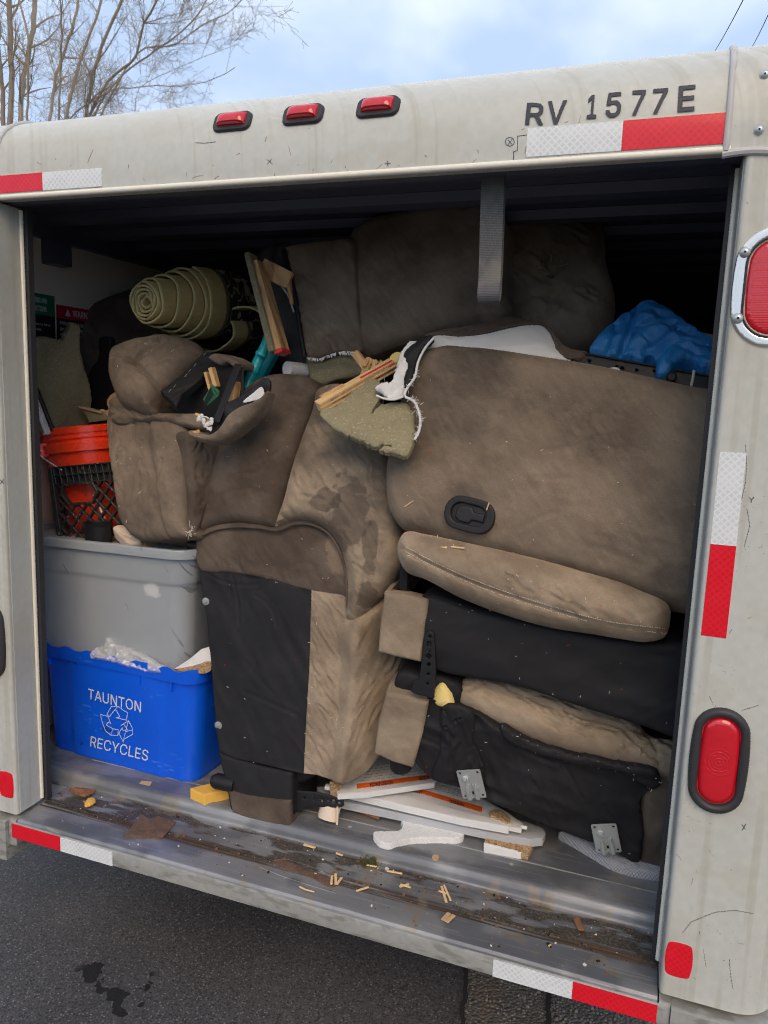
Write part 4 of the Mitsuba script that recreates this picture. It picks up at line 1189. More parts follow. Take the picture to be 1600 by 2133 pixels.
def leg_plate(cx, cy, plane, ang):
    """A zinc leg bracket: plate with four holes, and a raised U channel with a bolt."""
    c = plane.uv([(cx, cy)])[0]
    a = math.radians(ang)
    r = np.array([[math.cos(a), math.sin(a)], [-math.sin(a), math.cos(a)]])
    L = lambda q: np.asarray(q, float) @ r + c
    circ = lambda x, y, s: L([(x + s * math.cos(t), y + s * math.sin(t)) for t in np.linspace(0, 2 * math.pi, 10, endpoint=False)])
    w, h = 0.031, 0.042
    pl = slab(plane, L(rrect(2 * w, 2 * h, 0.004, 3)), 0.0004, 0.0025, 0, 0.0022, sharp=True, local=True, holes=[circ(sx * 0.023, sy * 0.034, 0.0035) for sx in (-1, 1) for sy in (-1, 1)] + [circ(0, -0.026, 0.0055)])
    k = part(S2, 'leg_plate', pl, 'm_zinc', 30)
    rails = []
    for s in (-1, 1):
        up = Plane(p0=plane.p0 + plane.n * 0.010, n=plane.n)
        rails.append(slab(up, L([(s * 0.006, -0.041), (s * 0.016, -0.041), (s * 0.016, -0.010), (s * 0.011, 0.003), (s * 0.006, -0.006)][::s]), 0.0015, 0.012, 0, 0.0025, sharp=True, local=True))
        rails.append(slab(Plane(p0=plane.p0 + plane.n * 0.005, n=plane.n), L([(s * 0.003, -0.041), (s * 0.006, -0.041), (s * 0.006, -0.004), (s * 0.003, 0.004)][::s]), 0.001, 0.006, 0, 0.0025, sharp=True, local=True))
    part(k, 'channel', cat(rails), 'm_zinc', 40, kind='stuff')
    p = plane.xyz(L([(-0.011, 0.018)]))[0]
    part(k, 'bolt', place(lathe([(0, .010), (.004, .010), (.0055, .006), (.008, .0055), (.008, 0)], 12), p, 0, 80), 'm_zinc', 30)


ppl = Plane(*[(a, b, c - 0.022) for a, b, c in f2])
leg_plate(982, 1634, ppl, 14)
leg_plate(1263, 1747, ppl, 14)

solo('foam_wedge', slab(Plane(0.262), [(902, 1450), (908, 1432), (922, 1421), (935, 1432), (944, 1452), (946, 1468), (905, 1462)], 0.012, 0.04, 0.006, 0.005, wr=[lumps(0.02, 0.003, 6)]), 'm_foamyellow', 'pale yellow foam wedge tucked between the two black sofa bases', 'foam')

# ------------------------------------------------------------------ torn armrest on the grey tote
AR = ((232, 900, 0.34), (420, 1100, 0.25), (300, 1110, 0.255))
pr = Plane(*AR)
TA = thing('torn_sofa_section', 'torn brown suede sofa arm on the grey tote with its wooden frame showing', 'sofa')
af = slab(pr, [(229, 870), (238, 842), (268, 846), (330, 866), (386, 878), (394, 900), (391, 960), (390, 1040), (391, 1090), (398, 1116), (368, 1122), (330, 1127), (285, 1121), (262, 1095), (248, 1040), (240, 980), (230, 925)], 0.020, 0.22, 0.014, 0.005, crease=(26, -70, 0.07, 0.0035),
          seams=[([(308, 870), (318, 960), (330, 1040), (347, 1122)], 0.005, 0.010), ([(312, 868), (285, 852), (255, 848)], 0.006, 0.008), ([(318, 872), (345, 866), (375, 866)], 0.006, 0.007), ([(238, 880), (275, 886), (310, 888)], 0.006, 0.006)],
          wr=[folds(-70, 0.06, 0.010, 203, 3), folds(35, 0.03, 0.004, 204, 3), lumps(0.12, 0.01, 205)])
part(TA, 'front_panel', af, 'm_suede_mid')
asd = slab(Plane((392, 1000, 0.285), (440, 1000, 0.35), (392, 1100, 0.278)), [(388, 900), (410, 898), (440, 900), (474, 922), (468, 960), (450, 1000), (430, 1050), (416, 1090), (402, 1119), (391, 1112), (390, 1040), (388, 960)], 0.016, 0.2, 0.006, 0.005, crease=(14, 75, 0.06, 0.003), wr=[folds(80, 0.03, 0.006, 208, 3)])
part(TA, 'side_panel', asd, 'm_suede_dark', label='darker brown torn side')
fb = slab(Plane(*[(a, b, c - 0.012) for a, b, c in AR]), [(232, 862), (236, 832), (252, 826), (290, 846), (330, 860), (385, 862), (420, 868), (425, 890), (385, 890), (330, 880), (280, 885), (240, 880)], 0.016, 0.06, 0.008, 0.0045, crease=(14, -15, 0.05, 0.004), wr=[folds(-18, 0.022, 0.010, 207, 4, 1.4)])
part(TA, 'fold', fb, 'm_suede_mid')
tr = slab(Plane((240, 780, 0.32), (330, 850, 0.30), (380, 715, 0.44)), [(228, 765), (234, 738), (262, 722), (300, 712), (345, 706), (385, 712), (425, 732), (432, 748), (405, 770), (368, 802), (345, 818), (332, 838), (328, 866), (290, 858), (252, 838), (238, 812)], 0.045, 0.2, 0.014, 0.005, crease=(26, 60, 0.06, 0.0035),
          seams=[([(235, 740), (255, 746), (279, 757), (310, 785), (340, 818)], 0.005, 0.011), ([(279, 757), (300, 738), (330, 716)], 0.005, 0.010), ([(322, 862), (318, 830), (326, 812)], 0.006, 0.009), ([(300, 850), (285, 838), (270, 822)], 0.006, 0.006)],
          wr=[folds(60, 0.035, 0.009, 213, 3), folds(75, 0.014, 0.002, 216, 3), lumps(0.1, 0.008, 214)])
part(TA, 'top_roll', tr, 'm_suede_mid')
lin = slab(Plane((340, 820, 0.30), (430, 745, 0.42), (440, 870, 0.28)), [(334, 816), (372, 788), (418, 742), (428, 734), (448, 737), (443, 760), (418, 792), (380, 822), (368, 850), (350, 830)], 0.004, 0.02, 0.002, 0.005, sharp=True, wr=[folds(40, 0.02, 0.006, 215, 4)])
part(TA, 'black_lining', lin, 'm_mesh')
part(TA, 'staples', cat([bar(on(lin, a, b, .0012), on(lin, a + 5, b - 7, .0012), 0.0012, 0.0014, pr.n, 0.0002) for a, b in ((352, 818), (362, 808), (385, 786), (393, 776), (404, 764), (415, 752), (424, 742))]), 'm_zinc', kind='stuff')
box_in = slab(Plane(0.40), [(420, 742), (470, 738), (507, 752), (504, 840), (470, 872), (420, 895), (352, 850), (372, 815)], 0.004, 0.01, 0, 0.01, sharp=True)
part(TA, 'inner_cloth', box_in, 'm_mesh')  # black sheet filling the opening with the shade of the hollow arm
rim = slab(Plane(0.37), [(436, 744), (446, 737), (468, 740), (498, 752), (507, 760), (503, 772), (490, 766), (474, 756), (462, 762), (452, 758)], 0.008, 0.06, 0.004, 0.005, wr=[folds(0, 0.02, 0.004, 217)])
part(TA, 'torn_rim', rim, 'm_suede_mid')
for q, Y in ((((441, 766), (452, 806), (11), 0.022), 0.36), (((492, 795), (486, 838), (15), 0.03), 0.33), (((430, 775), (440, 812), (8), 0.02), 0.38)):
    a, b, w, t = q
    part(TA, 'wood_slat', bar(at(*a, Y), at(*b, Y), t, w / 1000 * 1.15, (0, 1, 0), 0.0015), 'm_wood')
part(TA, 'webbing', bar(at(497, 758, 0.33), at(450, 880, 0.25), 0.006, 0.022, pr.n, 0.002), 'm_black')
part(TA, 'webbing', bar(at(505, 765, 0.335), at(505, 830, 0.32), 0.006, 0.008, (0, -1, 0), 0.002), 'm_black')
part(TA, 'plaid_strap', slab(Plane(0.325), [(423, 832), (442, 801), (457, 815), (455, 826), (432, 846)], 0.002, 0.004, 0, 0.005, sharp=True), 'm_plaid')
part(TA, 'plaid_line', strokes(Plane(0.3235), [[(427, 833 + i * 0 + 3 * k), (440 + 0.8 * k, 806 + 3 * k)] for k in range(0, 6)] + [[(426 + 5 * k, 832 - 6 * k + 2), (437 + 4 * k, 842 - 5 * k)] for k in range(5)], 0.0012, 0.0008), 'm_black', False, kind='stuff')
fo = Plane((410, 905, 0.245), (555, 800, 0.25), (480, 910, 0.235))
fl = slab(fo, [(398, 898), (420, 902), (440, 906), (462, 893), (480, 866), (500, 850), (530, 838), (550, 826), (560, 814), (555, 836), (540, 862), (512, 890), (480, 914), (450, 925), (425, 922), (402, 912)], 0.016, 0.03, 0.012, 0.005, wr=[folds(35, 0.02, 0.006, 223, 3), lumps(0.05, 0.006, 224)])
part(TA, 'torn_flap', fl, 'm_suede_mid')
fi = slab(Plane((410, 905, 0.262), (555, 800, 0.270), (480, 910, 0.255)), [(470, 842), (500, 826), (540, 795), (551, 787), (561, 792), (561, 816), (545, 836), (505, 856), (484, 868), (462, 898), (440, 905), (425, 890), (450, 870)], 0.003, 0.006, 0, 0.005, wr=[lumps(0.04, 0.005, 226)])
part(TA, 'flap_inside', fi, 'm_black')
part(TA, 'white_patch', slab(Plane((410, 905, 0.256), (555, 800, 0.264), (480, 910, 0.250)), [(506, 838), (528, 818), (545, 806), (549, 828), (530, 834)], 0.001, 0.003, 0, 0.004), 'm_whitecloth')
rng = np.random.default_rng(3)
tu = []
for px, py, a, b, c_ in ((415, 872, .007, .004, .010), (424, 876, .010, .004, .006), (432, 884, .006, .004, .009), (440, 880, .007, .004, .007), (441, 874, .006, .003, .006), (436, 893, .004, .003, .008), (428, 887, .005, .003, .006), (421, 866, .006, .003, .004)):
    m_ = trimesh.creation.icosphere(3, 1.0)
    m_.vertices *= (1 + 0.7 * (meshkit.fbm(m_.vertices * 2.2 + px, 3, 5) - 0.5))[:, None] * np.array([a, b, c_])
    tu.append(place(m_, at(px, py, 0.243), 0, 0, px * 7 % 90))
for q_ in ([(424, 882), (433, 892), (439, 897), (441, 889)], [(418, 870), (428, 868), (436, 872)]):
    tu.append(tube([at(a, b, .240) for a, b in catmull(np.array(q_, float), False, 2)], 0.0018, 6))
part(TA, 'stuffing', cat(tu), 'm_whitecloth', kind='stuff')
part(TA, 'splintered_wood', bar(at(408, 862, 0.25), at(432, 872, 0.25), 0.006, 0.012, (0, 0, 1), 0.001), 'm_wood')
part(TA, 'splintered_wood', bar(at(428, 870, 0.253), at(438, 890, 0.25), 0.006, 0.010, (0, 1, 0), 0.001), 'm_wood')
part(TA, 'splintered_wood', bar(at(397, 905, 0.25), at(416, 898, 0.25), 0.006, 0.010, (0, 1, 0), 0.001), 'm_wood')
tf = []
for i in range(22):
    c = at(397 + rng.normal(0, 4), 1109 + rng.normal(0, 5), 0.252)
    tf.append(tube([c, c + rng.normal(0, 0.006, 3) * [1, .5, 1]], 0.0007, 4))
part(TA, 'frayed_corner', cat(tf), 'm_lint', kind='stuff')
part(TA, 'foot', tube([at(396, 1135, 0.34), at(432, 1140, 0.34)], 0.018, 16), 'm_black', 40)

# ------------------------------------------------------------------ grey tote and blue recycling bin
def hollow(levels, wall, sub=None):
    ins = [(z, w - 2 * wall, d - 2 * wall, max(r - wall, 0.004)) for z, w, d, r in levels[::-1]]
    ins[-1] = (ins[-1][0] + wall,) + ins[-1][1:]
    return loft(levels + ins, sub=sub)


tz0, tz1 = at(355, 1400, .33)[2] - 0.03, at(250, 1130, .3)[2]
tl = hollow([(tz0, 0.55, 0.33, 0.05), (tz0 + 0.012, 0.565, 0.345, 0.055), (tz1 - 0.122, 0.585, 0.375, 0.06), (tz1 - 0.110, 0.600, 0.388, 0.062), (tz1 - 0.100, 0.608, 0.395, 0.063), (tz1 - 0.028, 0.625, 0.41, 0.065)], 0.003)
tcx, tcy = 0.045, 0.485
TO = thing('storage_tote', 'open grey plastic storage tote with a scuffed side, stacked in the blue bin', 'tote')
part(TO, 'body', place(tl, (tcx, tcy, 0), 2), 'm_tote', 40)
trm = hollow([(tz1 - 0.030, 0.630, 0.415, 0.066), (tz1 - 0.027, 0.654, 0.438, 0.072), (tz1 - 0.005, 0.658, 0.442, 0.074), (tz1, 0.652, 0.436, 0.072)], 0.014, sub=16)
v = trm.vertices; v[:, 2] += 0.002 * (meshkit.noise(v * 14, 5) - 0.5)
part(TO, 'rim', place(trm, (tcx, tcy, 0), 2), 'm_tote', 40)

RB = thing('recycling_bin', 'bright blue plastic recycling bin with white town lettering, on the trailer floor', 'recycling bin')
bz0, bz1 = FL + 0.001, at(90, 1340, .28)[2]
bw, bd = 0.62, 0.42
A0, A1 = at(100, 1560, 0.30), at(400, 1643, 0.28)
bang = math.degrees(math.atan2(-0.022, 0.5))
bcx, bcy = 0.106, 0.490
bl = hollow([(bz0, bw - 0.062, bd - 0.057, 0.045), (bz0 + 0.014, bw - 0.052, bd - 0.047, 0.05), (bz1 - 0.046, bw - 0.026, bd - 0.026, 0.052), (bz1 - 0.0455, bw - 0.002, bd - 0.002, 0.057), (bz1 - 0.0, bw + 0.008, bd + 0.006, 0.06)], 0.0035, sub=60)
smooth_step = lambda x, a, b: (lambda t: t * t * (3 - 2 * t))(np.clip((x - a) / (b - a), 0, 1))
v = bl.vertices
top = v[:, 2] > bz1 - 0.01
notch = lambda u: sum(-0.011 * np.clip(1.6 - np.abs((u - c) / 0.020), 0, 1) for c in (-0.215, -0.13, -0.035, 0.06, 0.165, 0.245))
fr = v[:, 1] < -0.15
v[top & fr, 2] += notch(v[top & fr, 0]) * 0.8
rib = fr & (v[:, 2] < bz1 - 0.0458) & (np.abs(v[:, 0]) < 0.26)
v[rib, 1] -= 0.006 * smooth_step(np.abs(v[rib, 0]), 0.185, 0.165)
part(RB, 'body', place(bl, (bcx, bcy, 0), bang), 'm_bin', 30)
for u in (-0.255, 0.10, 0.215):
    part(RB, 'rib', place(trimesh.creation.box(bounds=[[u, -0.207, bz1 - 0.075], [u + 0.005, -0.195, bz1 - 0.045]]), (bcx, bcy, 0), bang), 'm_bin')
fn = np.array([math.sin(math.radians(bang)), -math.cos(math.radians(bang)), -0.037])
pB = Plane(p0=np.array([bcx, bcy, (bz0 + bz1) / 2]) + (bd / 2 - 0.0123) * np.array([math.sin(math.radians(bang)), -math.cos(math.radians(bang)), 0]), n=fn)
bt = []
bt.append(lettering(pB, 'TAUNTON', (184, 1455), (294, 1484), (184, 1434), 0.0006, False, 0.0005))
bt.append(lettering(pB, 'RECYCLES', (188, 1554), (308, 1585), (190, 1533), 0.0006, False, 0.0005))
sym = [[(223, 1488), (232, 1472), (246, 1471), (260, 1481), (266, 1484), (264, 1500), (243, 1495), (250, 1493), (243, 1480), (240, 1478), (228, 1493), (223, 1488)],
       [(210, 1488), (225, 1492), (231, 1507), (226, 1504), (222, 1510), (236, 1518), (247, 1520), (246, 1532), (231, 1531), (220, 1522), (212, 1500), (210, 1488)],
       [(254, 1510), (268, 1501), (277, 1518), (276, 1530), (258, 1540), (257, 1545), (248, 1527), (255, 1516), (257, 1522), (266, 1520), (258, 1508)]]
bt.append(strokes(pB, [q + q[:1] for q in sym], 0.0019, 0.0006, 0.0005))
bt.append(strokes(pB, [[(231, 1531), (236, 1518)], [(268, 1501), (262, 1524), (277, 1520)], [(262, 1524), (258, 1540)], [(246, 1471), (232, 1488)]], 0.0015, 0.0006, 0.0005))
part(RB, 'lettering', cat(bt), 'm_whitecloth', False, label='white TAUNTON RECYCLES lettering around a recycling symbol', kind='stuff')

# things in the bin
bagpl = Plane((190, 1360, 0.275), (340, 1390, 0.275), (250, 1330, 0.300))
bag = slab(bagpl, [(188, 1364), (200, 1350), (218, 1345), (222, 1330), (232, 1328), (240, 1338), (262, 1346), (300, 1362), (330, 1382), (352, 1394), (340, 1400), (280, 1392), (230, 1378)], 0.008, 0.02, 0.006, 0.005, ragged=0.002, wr=[facets(0.022, 0.010, 303, -30), facets(0.010, 0.004, 304, 50)])
solo('plastic_bag', bag, 'm_bag', 'crumpled clear plastic bag spilling over the blue bin rim', 'bag', 7)
BP = thing('particle_board_offcut', 'broken white faced particle board offcut in the blue bin', 'board')
bo = slab(Plane((365, 1393, 0.295), (428, 1350, 0.33), (430, 1385, 0.29)), [(362, 1394), (396, 1372), (420, 1352), (440, 1346), (440, 1386), (400, 1388)], 0.001, 0.006, 0, 0.006, sharp=True)
part(BP, 'face', bo, 'm_white')
part(BP, 'broken_edge', slab(Plane(0.288), [(370, 1396), (400, 1388), (440, 1384), (440, 1394), (405, 1403), (390, 1402)], 0.002, 0.012, 0, 0.004, ragged=0.001), 'm_chip')
solo('yellow_foam_block', slab(Plane((397, 1645, 0.222), (430, 1684, 0.212), (430, 1655, 0.212)), [(397, 1642), (428, 1655), (430, 1686), (397, 1676)], 0.003, 0.10, 0.0, 0.005, sharp=True, back=(0.62, 0.78, 0.0)), 'm_yellow', 'yellow foam block wedged on the floor beside the blue bin', 'foam')

# ------------------------------------------------------------------ in the tote: crate, bucket, pot, shoe
ct = math.radians(8)
CR = thing('milk_crate', 'tilted black plastic milk crate with lattice sides in the grey tote', 'crate')
pc = Plane(0.365)
o = pc.uv([(240, 962)])[0]
ex, ez = np.array([math.cos(ct), math.sin(ct)]), np.array([-math.sin(ct), math.cos(ct)])
cl = lambda q: o + np.asarray(q, float)[:, :1] * ex + np.asarray(q, float)[:, 1:2] * ez       # crate frame: origin at the upper right front corner


def cbar(a, b, w, y=0.365, t=0.012):
    a, b = cl([a])[0], cl([b])[0]
    return bar((a[0], y, a[1]), (b[0], y, b[1]), w, t, (0, 0, 1) if abs(b[0] - a[0]) > abs(b[1] - a[1]) else (1, 0, 0), 0.0012)


WC, HC = 0.245, 0.285
part(CR, 'rim_plate', slab(Plane(0.373), cl([(-WC, -0.052), (-WC, 0), (0.0, 0), (0.0, -0.052)]), 0.001, 0.006, 0, 0.02, sharp=True, local=True), 'm_crate')
for y_ in (0, -0.027, -0.053):
    part(CR, 'rim_ridge', cbar((-WC, y_), (0.0, y_), 0.004, 0.365, 0.016), 'm_crate')
for i in range(10):
    part(CR, 'rim_fin', cbar((-WC + 0.0235 * i + 0.01, -0.002), (-WC + 0.0235 * i + 0.014, -0.052), 0.0035, 0.365, 0.014), 'm_crate')
for i in range(-4, 7):
    for s in (1, -1):
        a, b = np.array([-WC + 0.045 * i, -HC if s > 0 else -0.037]), np.array([-WC + 0.045 * i + s * 0 + 0.23, -0.055 if s > 0 else -HC])
        ln_ = shapely.LineString([a, b]).intersection(shapely.box(-WC, -HC, -0.004, -0.055).difference(shapely.Polygon([(-0.205, -0.05), (-0.09, -0.05), (-0.075, -0.085), (-0.10, -0.118), (-0.19, -0.118), (-0.215, -0.085)])))
        for g in getattr(ln_, 'geoms', [ln_]):
            if g.length > 0.01:
                (xa, ya), (xb, yb) = g.coords[0], g.coords[-1]
                part(CR, 'lattice_bar', cbar((xa, ya), (xb, yb), 0.006, 0.365 if s > 0 else 0.3655, 0.013 if s > 0 else 0.0118), 'm_crate')
hole = [(-0.205, -0.056), (-0.09, -0.056), (-0.075, -0.085), (-0.10, -0.118), (-0.19, -0.118), (-0.215, -0.085)]
for a, b in zip(hole, hole[1:] + hole[:1]):
    part(CR, 'handle_rim', cbar(a, b, 0.008, 0.363, 0.018), 'm_crate')
for x in (-WC, 0.0):
    part(CR, 'corner_post', cbar((x, 0.0), (x, -HC), 0.016, 0.365, 0.022), 'm_crate')
for x in (-WC, 0.0):
    p_ = cl([(x, -0.03)])[0]; q_ = cl([(x, -0.2)])[0]
    part(CR, 'side_wall', bar((p_[0], 0.525, p_[1]), (q_[0], 0.525, q_[1]), 0.30, 0.006, (0, 1, 0)), 'm_crate')
p_ = cl([(-WC / 2, -HC)])[0]
part(CR, 'base', place(rbox(WC, 0.32, 0.01, 0.002), (p_[0], 0.525, p_[1]), 0, 0, -8), 'm_crate')

BU = thing('bucket', 'orange red plastic bucket with ridged rim and wire handle, tilted in the black crate', 'bucket')
R0 = 0.150
bprof = [(0.118, -0.355), (0.1265, -0.34), (0.140, -0.085), (0.1405, -0.083), (0.154, -0.083), (0.155, -0.055), (0.143, -0.052), (0.1435, -0.040), (0.151, -0.040), (0.1515, -0.036), (0.1455, -0.035), (0.146, -0.022), (0.152, -0.022), (0.1525, -0.004), (0.150, 0.0), (0.146, -0.001), (0.141, -0.03), (0.134, -0.10), (0.121, -0.345), (0.0, -0.346)]
bm = lathe([(0.0, -0.355)] + bprof, 64)
bc = at(180, 889, 0.52)
bplace = lambda m: place(m.copy().apply_scale(0.94), bc, 0, 0, -8)
part(BU, 'body', bplace(bm), 'm_bucket', 22)
ear = place(rbox(0.012, 0.03, 0.05, 0.003), (-0.075, -0.133, -0.068), -30)
part(BU, 'ear', bplace(ear), 'm_bucket')
wire = catmull(np.array([(-0.075, -0.142, -0.070), (-0.078, -0.150, -0.068), (-0.072, -0.160, -0.078), (-0.055, -0.164, -0.092), (-0.02, -0.166, -0.115), (0.02, -0.165, -0.14)]), False, 0.006)
part(BU, 'handle', bplace(tube(wire, 0.0024, 8)), 'm_white', 40)
part(BU, 'pen_scrawl', bplace(tube([(-0.03 + 0.014 * math.cos(t) * (1 + .4 * math.sin(3.1 * t)) , -0.1365, -0.18 + 0.016 * math.sin(1.3 * t) - 0.002 * t) for t in np.linspace(0, 12, 60)], 0.0016, 5)), 'm_black', 40)
solo('white_rod', tube([at(197, 1030, 0.378), at(218, 1080, 0.378)], 0.0035, 8), 'm_white', 'thin white rod inside the black milk crate', 'rod')

pot = lathe([(0, -0.09), (0.052, -0.09), (0.056, -0.086), (0.057, 0.0), (0.060, 0.002), (0.0605, 0.006), (0.056, 0.006), (0.0535, 0.0), (0.052, -0.08), (0, -0.081)], 40)
PT = thing('flower_pot', 'small black plastic pot standing in the grey tote beside the shoe', 'pot')
pc_ = at(205, 1093, 0.326)
pot.vertices *= [0.74, 0.6, 1]
part(PT, "body", place(pot, pc_, 0, 0, 2), 'm_black', 40)
part(PT, 'soil', place(lathe([(0, 0.004), (0.02, 0.002), (0.030, 0)], 20), pc_ + [0, 0, -0.05]), 'm_moss')
SH = thing('shoe', 'beige shoe with a grooved sole poking out of the grey tote', 'shoe')
sp_ = Plane((240, 1105, 0.325), (290, 1135, 0.31), (262, 1100, 0.345))
shs = slab(sp_, [(236, 1101), (246, 1097), (262, 1098), (272, 1106), (276, 1116), (290, 1122), (296, 1132), (275, 1138), (255, 1124), (243, 1112)], 0.008, 0.03, 0.004, 0.003, seams=[([(244 + 6 * k, 1104 + 2 * k), (258 + 5 * k, 1114 + 2.5 * k)], 0.0016, 0.004) for k in range(0, 4)])
part(SH, 'sole', shs, 'm_beige', 40)
part(SH, 'upper', slab(Plane(0.335), [(262, 1122), (300, 1126), (310, 1140), (268, 1142)], 0.01, 0.05, 0.005, 0.005), 'm_card')

# ------------------------------------------------------------------ left back corner: foam sheet, panels, cushion, rug
fo_ = Plane((110, 880, 0.445), (120, 700, 0.42), (185, 840, 0.53))
solo('foam_sheet', slab(fo_, [(40, 700), (85, 704), (105, 705), (128, 710), (134, 700), (152, 672), (160, 674), (166, 720), (176, 770), (186, 800), (190, 850), (186, 880), (170, 905), (110, 915), (92, 850), (66, 780), (40, 740)], 0.006, 0.025, 0.004, 0.006, ragged=0.003, wr=[folds(80, 0.10, 0.012, 403, 3), lumps(0.1, 0.01, 404)]), 'm_foam', 'grey green torn foam sheet standing behind the orange bucket', 'foam')
WF = thing('framed_panel', 'white edged dark panel leaning on the trailer wall behind the bucket', 'panel')
part(WF, 'edge', bar(at(62, 790, 0.365), at(100, 905, 0.375), 0.03, 0.016, (0, 1, 0), 0.003), 'm_white')
part(WF, 'face', bar(at(46, 800, 0.35), at(84, 905, 0.36), 0.02, 0.03, (0, 1, 0), 0.001), 'm_rust')
solo('brush', bar(at(74, 805, 0.372), at(112, 900, 0.382), 0.012, 0.012, (0, 1, 0), 0.003), 'm_black', 'dark handle with paint smears beside the white edged panel', 'tool')
CB = thing('cardboard_scrap', 'torn cardboard scraps poking up between bucket and armrest', 'cardboard')
part(CB, 'flat', slab(Plane(0.48), [(164, 848), (176, 846), (225, 860), (222, 875), (186, 880), (178, 862)], 0.001, 0.004, 0, 0.005, sharp=True), 'm_foam')
part(CB, 'edge', bar(at(165, 848, 0.475), at(212, 860, 0.475), 0.006, 0.007, (0, 0, 1)), 'm_card')
part(CB, 'torn_piece', slab(Plane(0.48), [(222, 838), (232, 822), (250, 815), (250, 870), (225, 868), (214, 858), (226, 852)], 0.001, 0.004, 0, 0.004, ragged=0.002), 'm_card')
part(CB, 'torn_piece', slab(Plane(0.5), [(204, 856), (214, 852), (228, 872), (216, 876)], 0.001, 0.004, 0, 0.004, ragged=0.001), 'm_splinter')
dc = slab(Plane((160, 800, .62), (300, 760, .72), (200, 650, .70)), [(110, 760), (125, 700), (160, 655), (205, 632), (255, 612), (330, 600), (420, 640), (420, 740), (330, 780), (250, 800), (225, 880), (150, 880)], 0.05, 0.12, 0.03, 0.010, seams=[([(185, 668), (200, 700), (205, 730)], 0.008, 0.012)], wr=[folds(-35, 0.08, 0.014, 413, 3), lumps(0.15, 0.012, 414)])
solo('dark_cushion', dc, 'm_suede_dark', 'dark brown cushion behind the rolled rug by the warning stickers', 'cushion')
pan = slab(Plane(0.58), [(187, 775), (206, 745), (210, 702), (228, 702), (234, 740), (250, 760), (250, 880), (185, 880), (190, 820)], 0.003, 0.02, 0, 0.008)
solo('black_panel', pan, 'm_black', 'black plastic panel standing between the foam sheet and the armrest', 'panel')

# the rolled rug: a telescoped spiral, its backing outwards
ax0, ax1 = at(297, 628, 0.42), at(560, 640, 0.98)
d_ = (ax1 - ax0) / np.linalg.norm(ax1 - ax0)
u_ = np.cross(d_, [0, 0, 1]); u_ /= np.linalg.norm(u_); v_ = np.cross(u_, d_)
th = np.linspace(0, 2 * math.pi * 9.2, 9 * 70)
kn = np.array([0, 1, 2, 3, 4, 5, 6, 7, 8, 9.3]) * 2 * math.pi
rad = np.interp(th, kn, [0.012, 0.022, 0.033, 0.044, 0.055, 0.0655, 0.078, 0.092, 0.105, 0.115])
axo = np.interp(th, kn, [0.012, 0.006, 0.002, 0.0, 0.0, 0.012, 0.065, 0.110, 0.145, 0.17])
rad = rad * (1 + 0.02 * np.sin(2 * th + 1))
axo = axo + 0.004 * np.sin(3.3 * th) + 0.003 * meshkit.noise(np.column_stack([th * 1.3, th * 0, th * 0]), 4)
arc = np.r_[0, np.cumsum(np.hypot(np.diff(rad), rad[1:] * np.diff(th)))]


def rug_sheet(cx, cz, axial, arclen, length, t=0.0052):
    """A strip of rug standing along the rug's axis over the plan curve (cx, cz), its edge at the distance axial."""
    P = np.column_stack([cx, cz])
    tg = np.gradient(P, axis=0); tg /= np.linalg.norm(tg, axis=1, keepdims=True) + 1e-9
    nn = np.column_stack([tg[:, 1], -tg[:, 0]])
    ss = [('o', length), ('o', .5), ('o', .3), ('o', .2), ('o', 0.13), ('o', 0.1), ('o', .06), ('o', 0.03), ('o', 0.008), ('e', 0.002), ('c', 0.0), ('f', 0.002), ('i', 0.008), ('i', 0.05), ('i', length)]
    V, UV = [], []
    for k, s in ss:
        w = {'o': 1.0, 'e': 1.0, 'c': 0.0, 'f': -1.0, 'i': -1.0}[k] * t / 2 * (1.25 if k in 'ef' or s == 0.008 else 1)
        q = P + nn * w
        V.append(ax0 + q[:, :1] * u_ + q[:, 1:2] * v_ + (axial + s)[:, None] * d_)
        UV.append(np.column_stack([np.full(len(P), s), arclen]))
    n, m = len(P), len(ss)
    V = np.stack(V, 1).reshape(-1, 3); UV = np.stack(UV, 1).reshape(-1, 2)
    i, j = np.meshgrid(np.arange(n - 1), np.arange(m - 1), indexing='ij')
    q = np.stack([i * m + j, i * m + j + 1, (i + 1) * m + j + 1, (i + 1) * m + j], -1).reshape(-1, 4)
    return trimesh.Trimesh(V, np.vstack([q[:, [0, 1, 2]], q[:, [0, 2, 3]]]), process=False), UV


RG = thing('rolled_rug', 'rolled up olive backed rug with dark floral pile lying over the torn armrest', 'rug')
m, uv = rug_sheet(rad * np.cos(th), rad * np.sin(th), axo, arc, 0.62)
part(RG, 'roll', m, 'm_rug', True, uv=uv)
rp = Plane(p0=ax0 + d_ * 0.26, n=-d_)
cv = catmull(np.array([((rp.pt(*p) - ax0) @ u_, (rp.pt(*p) - ax0) @ v_) for p in ((345, 712), (380, 724), (425, 733), (462, 725), (484, 700), (480, 672), (468, 655), (486, 643), (515, 640), (545, 655), (565, 690))]), False, 0.006)
cv = resample(cv, 0.005, False)
a_ = np.r_[0, np.cumsum(np.linalg.norm(np.diff(cv, axis=0), axis=1))]
m, uv = rug_sheet(cv[:, 0], cv[:, 1], np.full(len(cv), 0.26) + 0.004 * np.sin(a_ * 40), a_ + 2.0, 0.45)
part(RG, 'loose_end', m, 'm_rug', True, uv=uv)

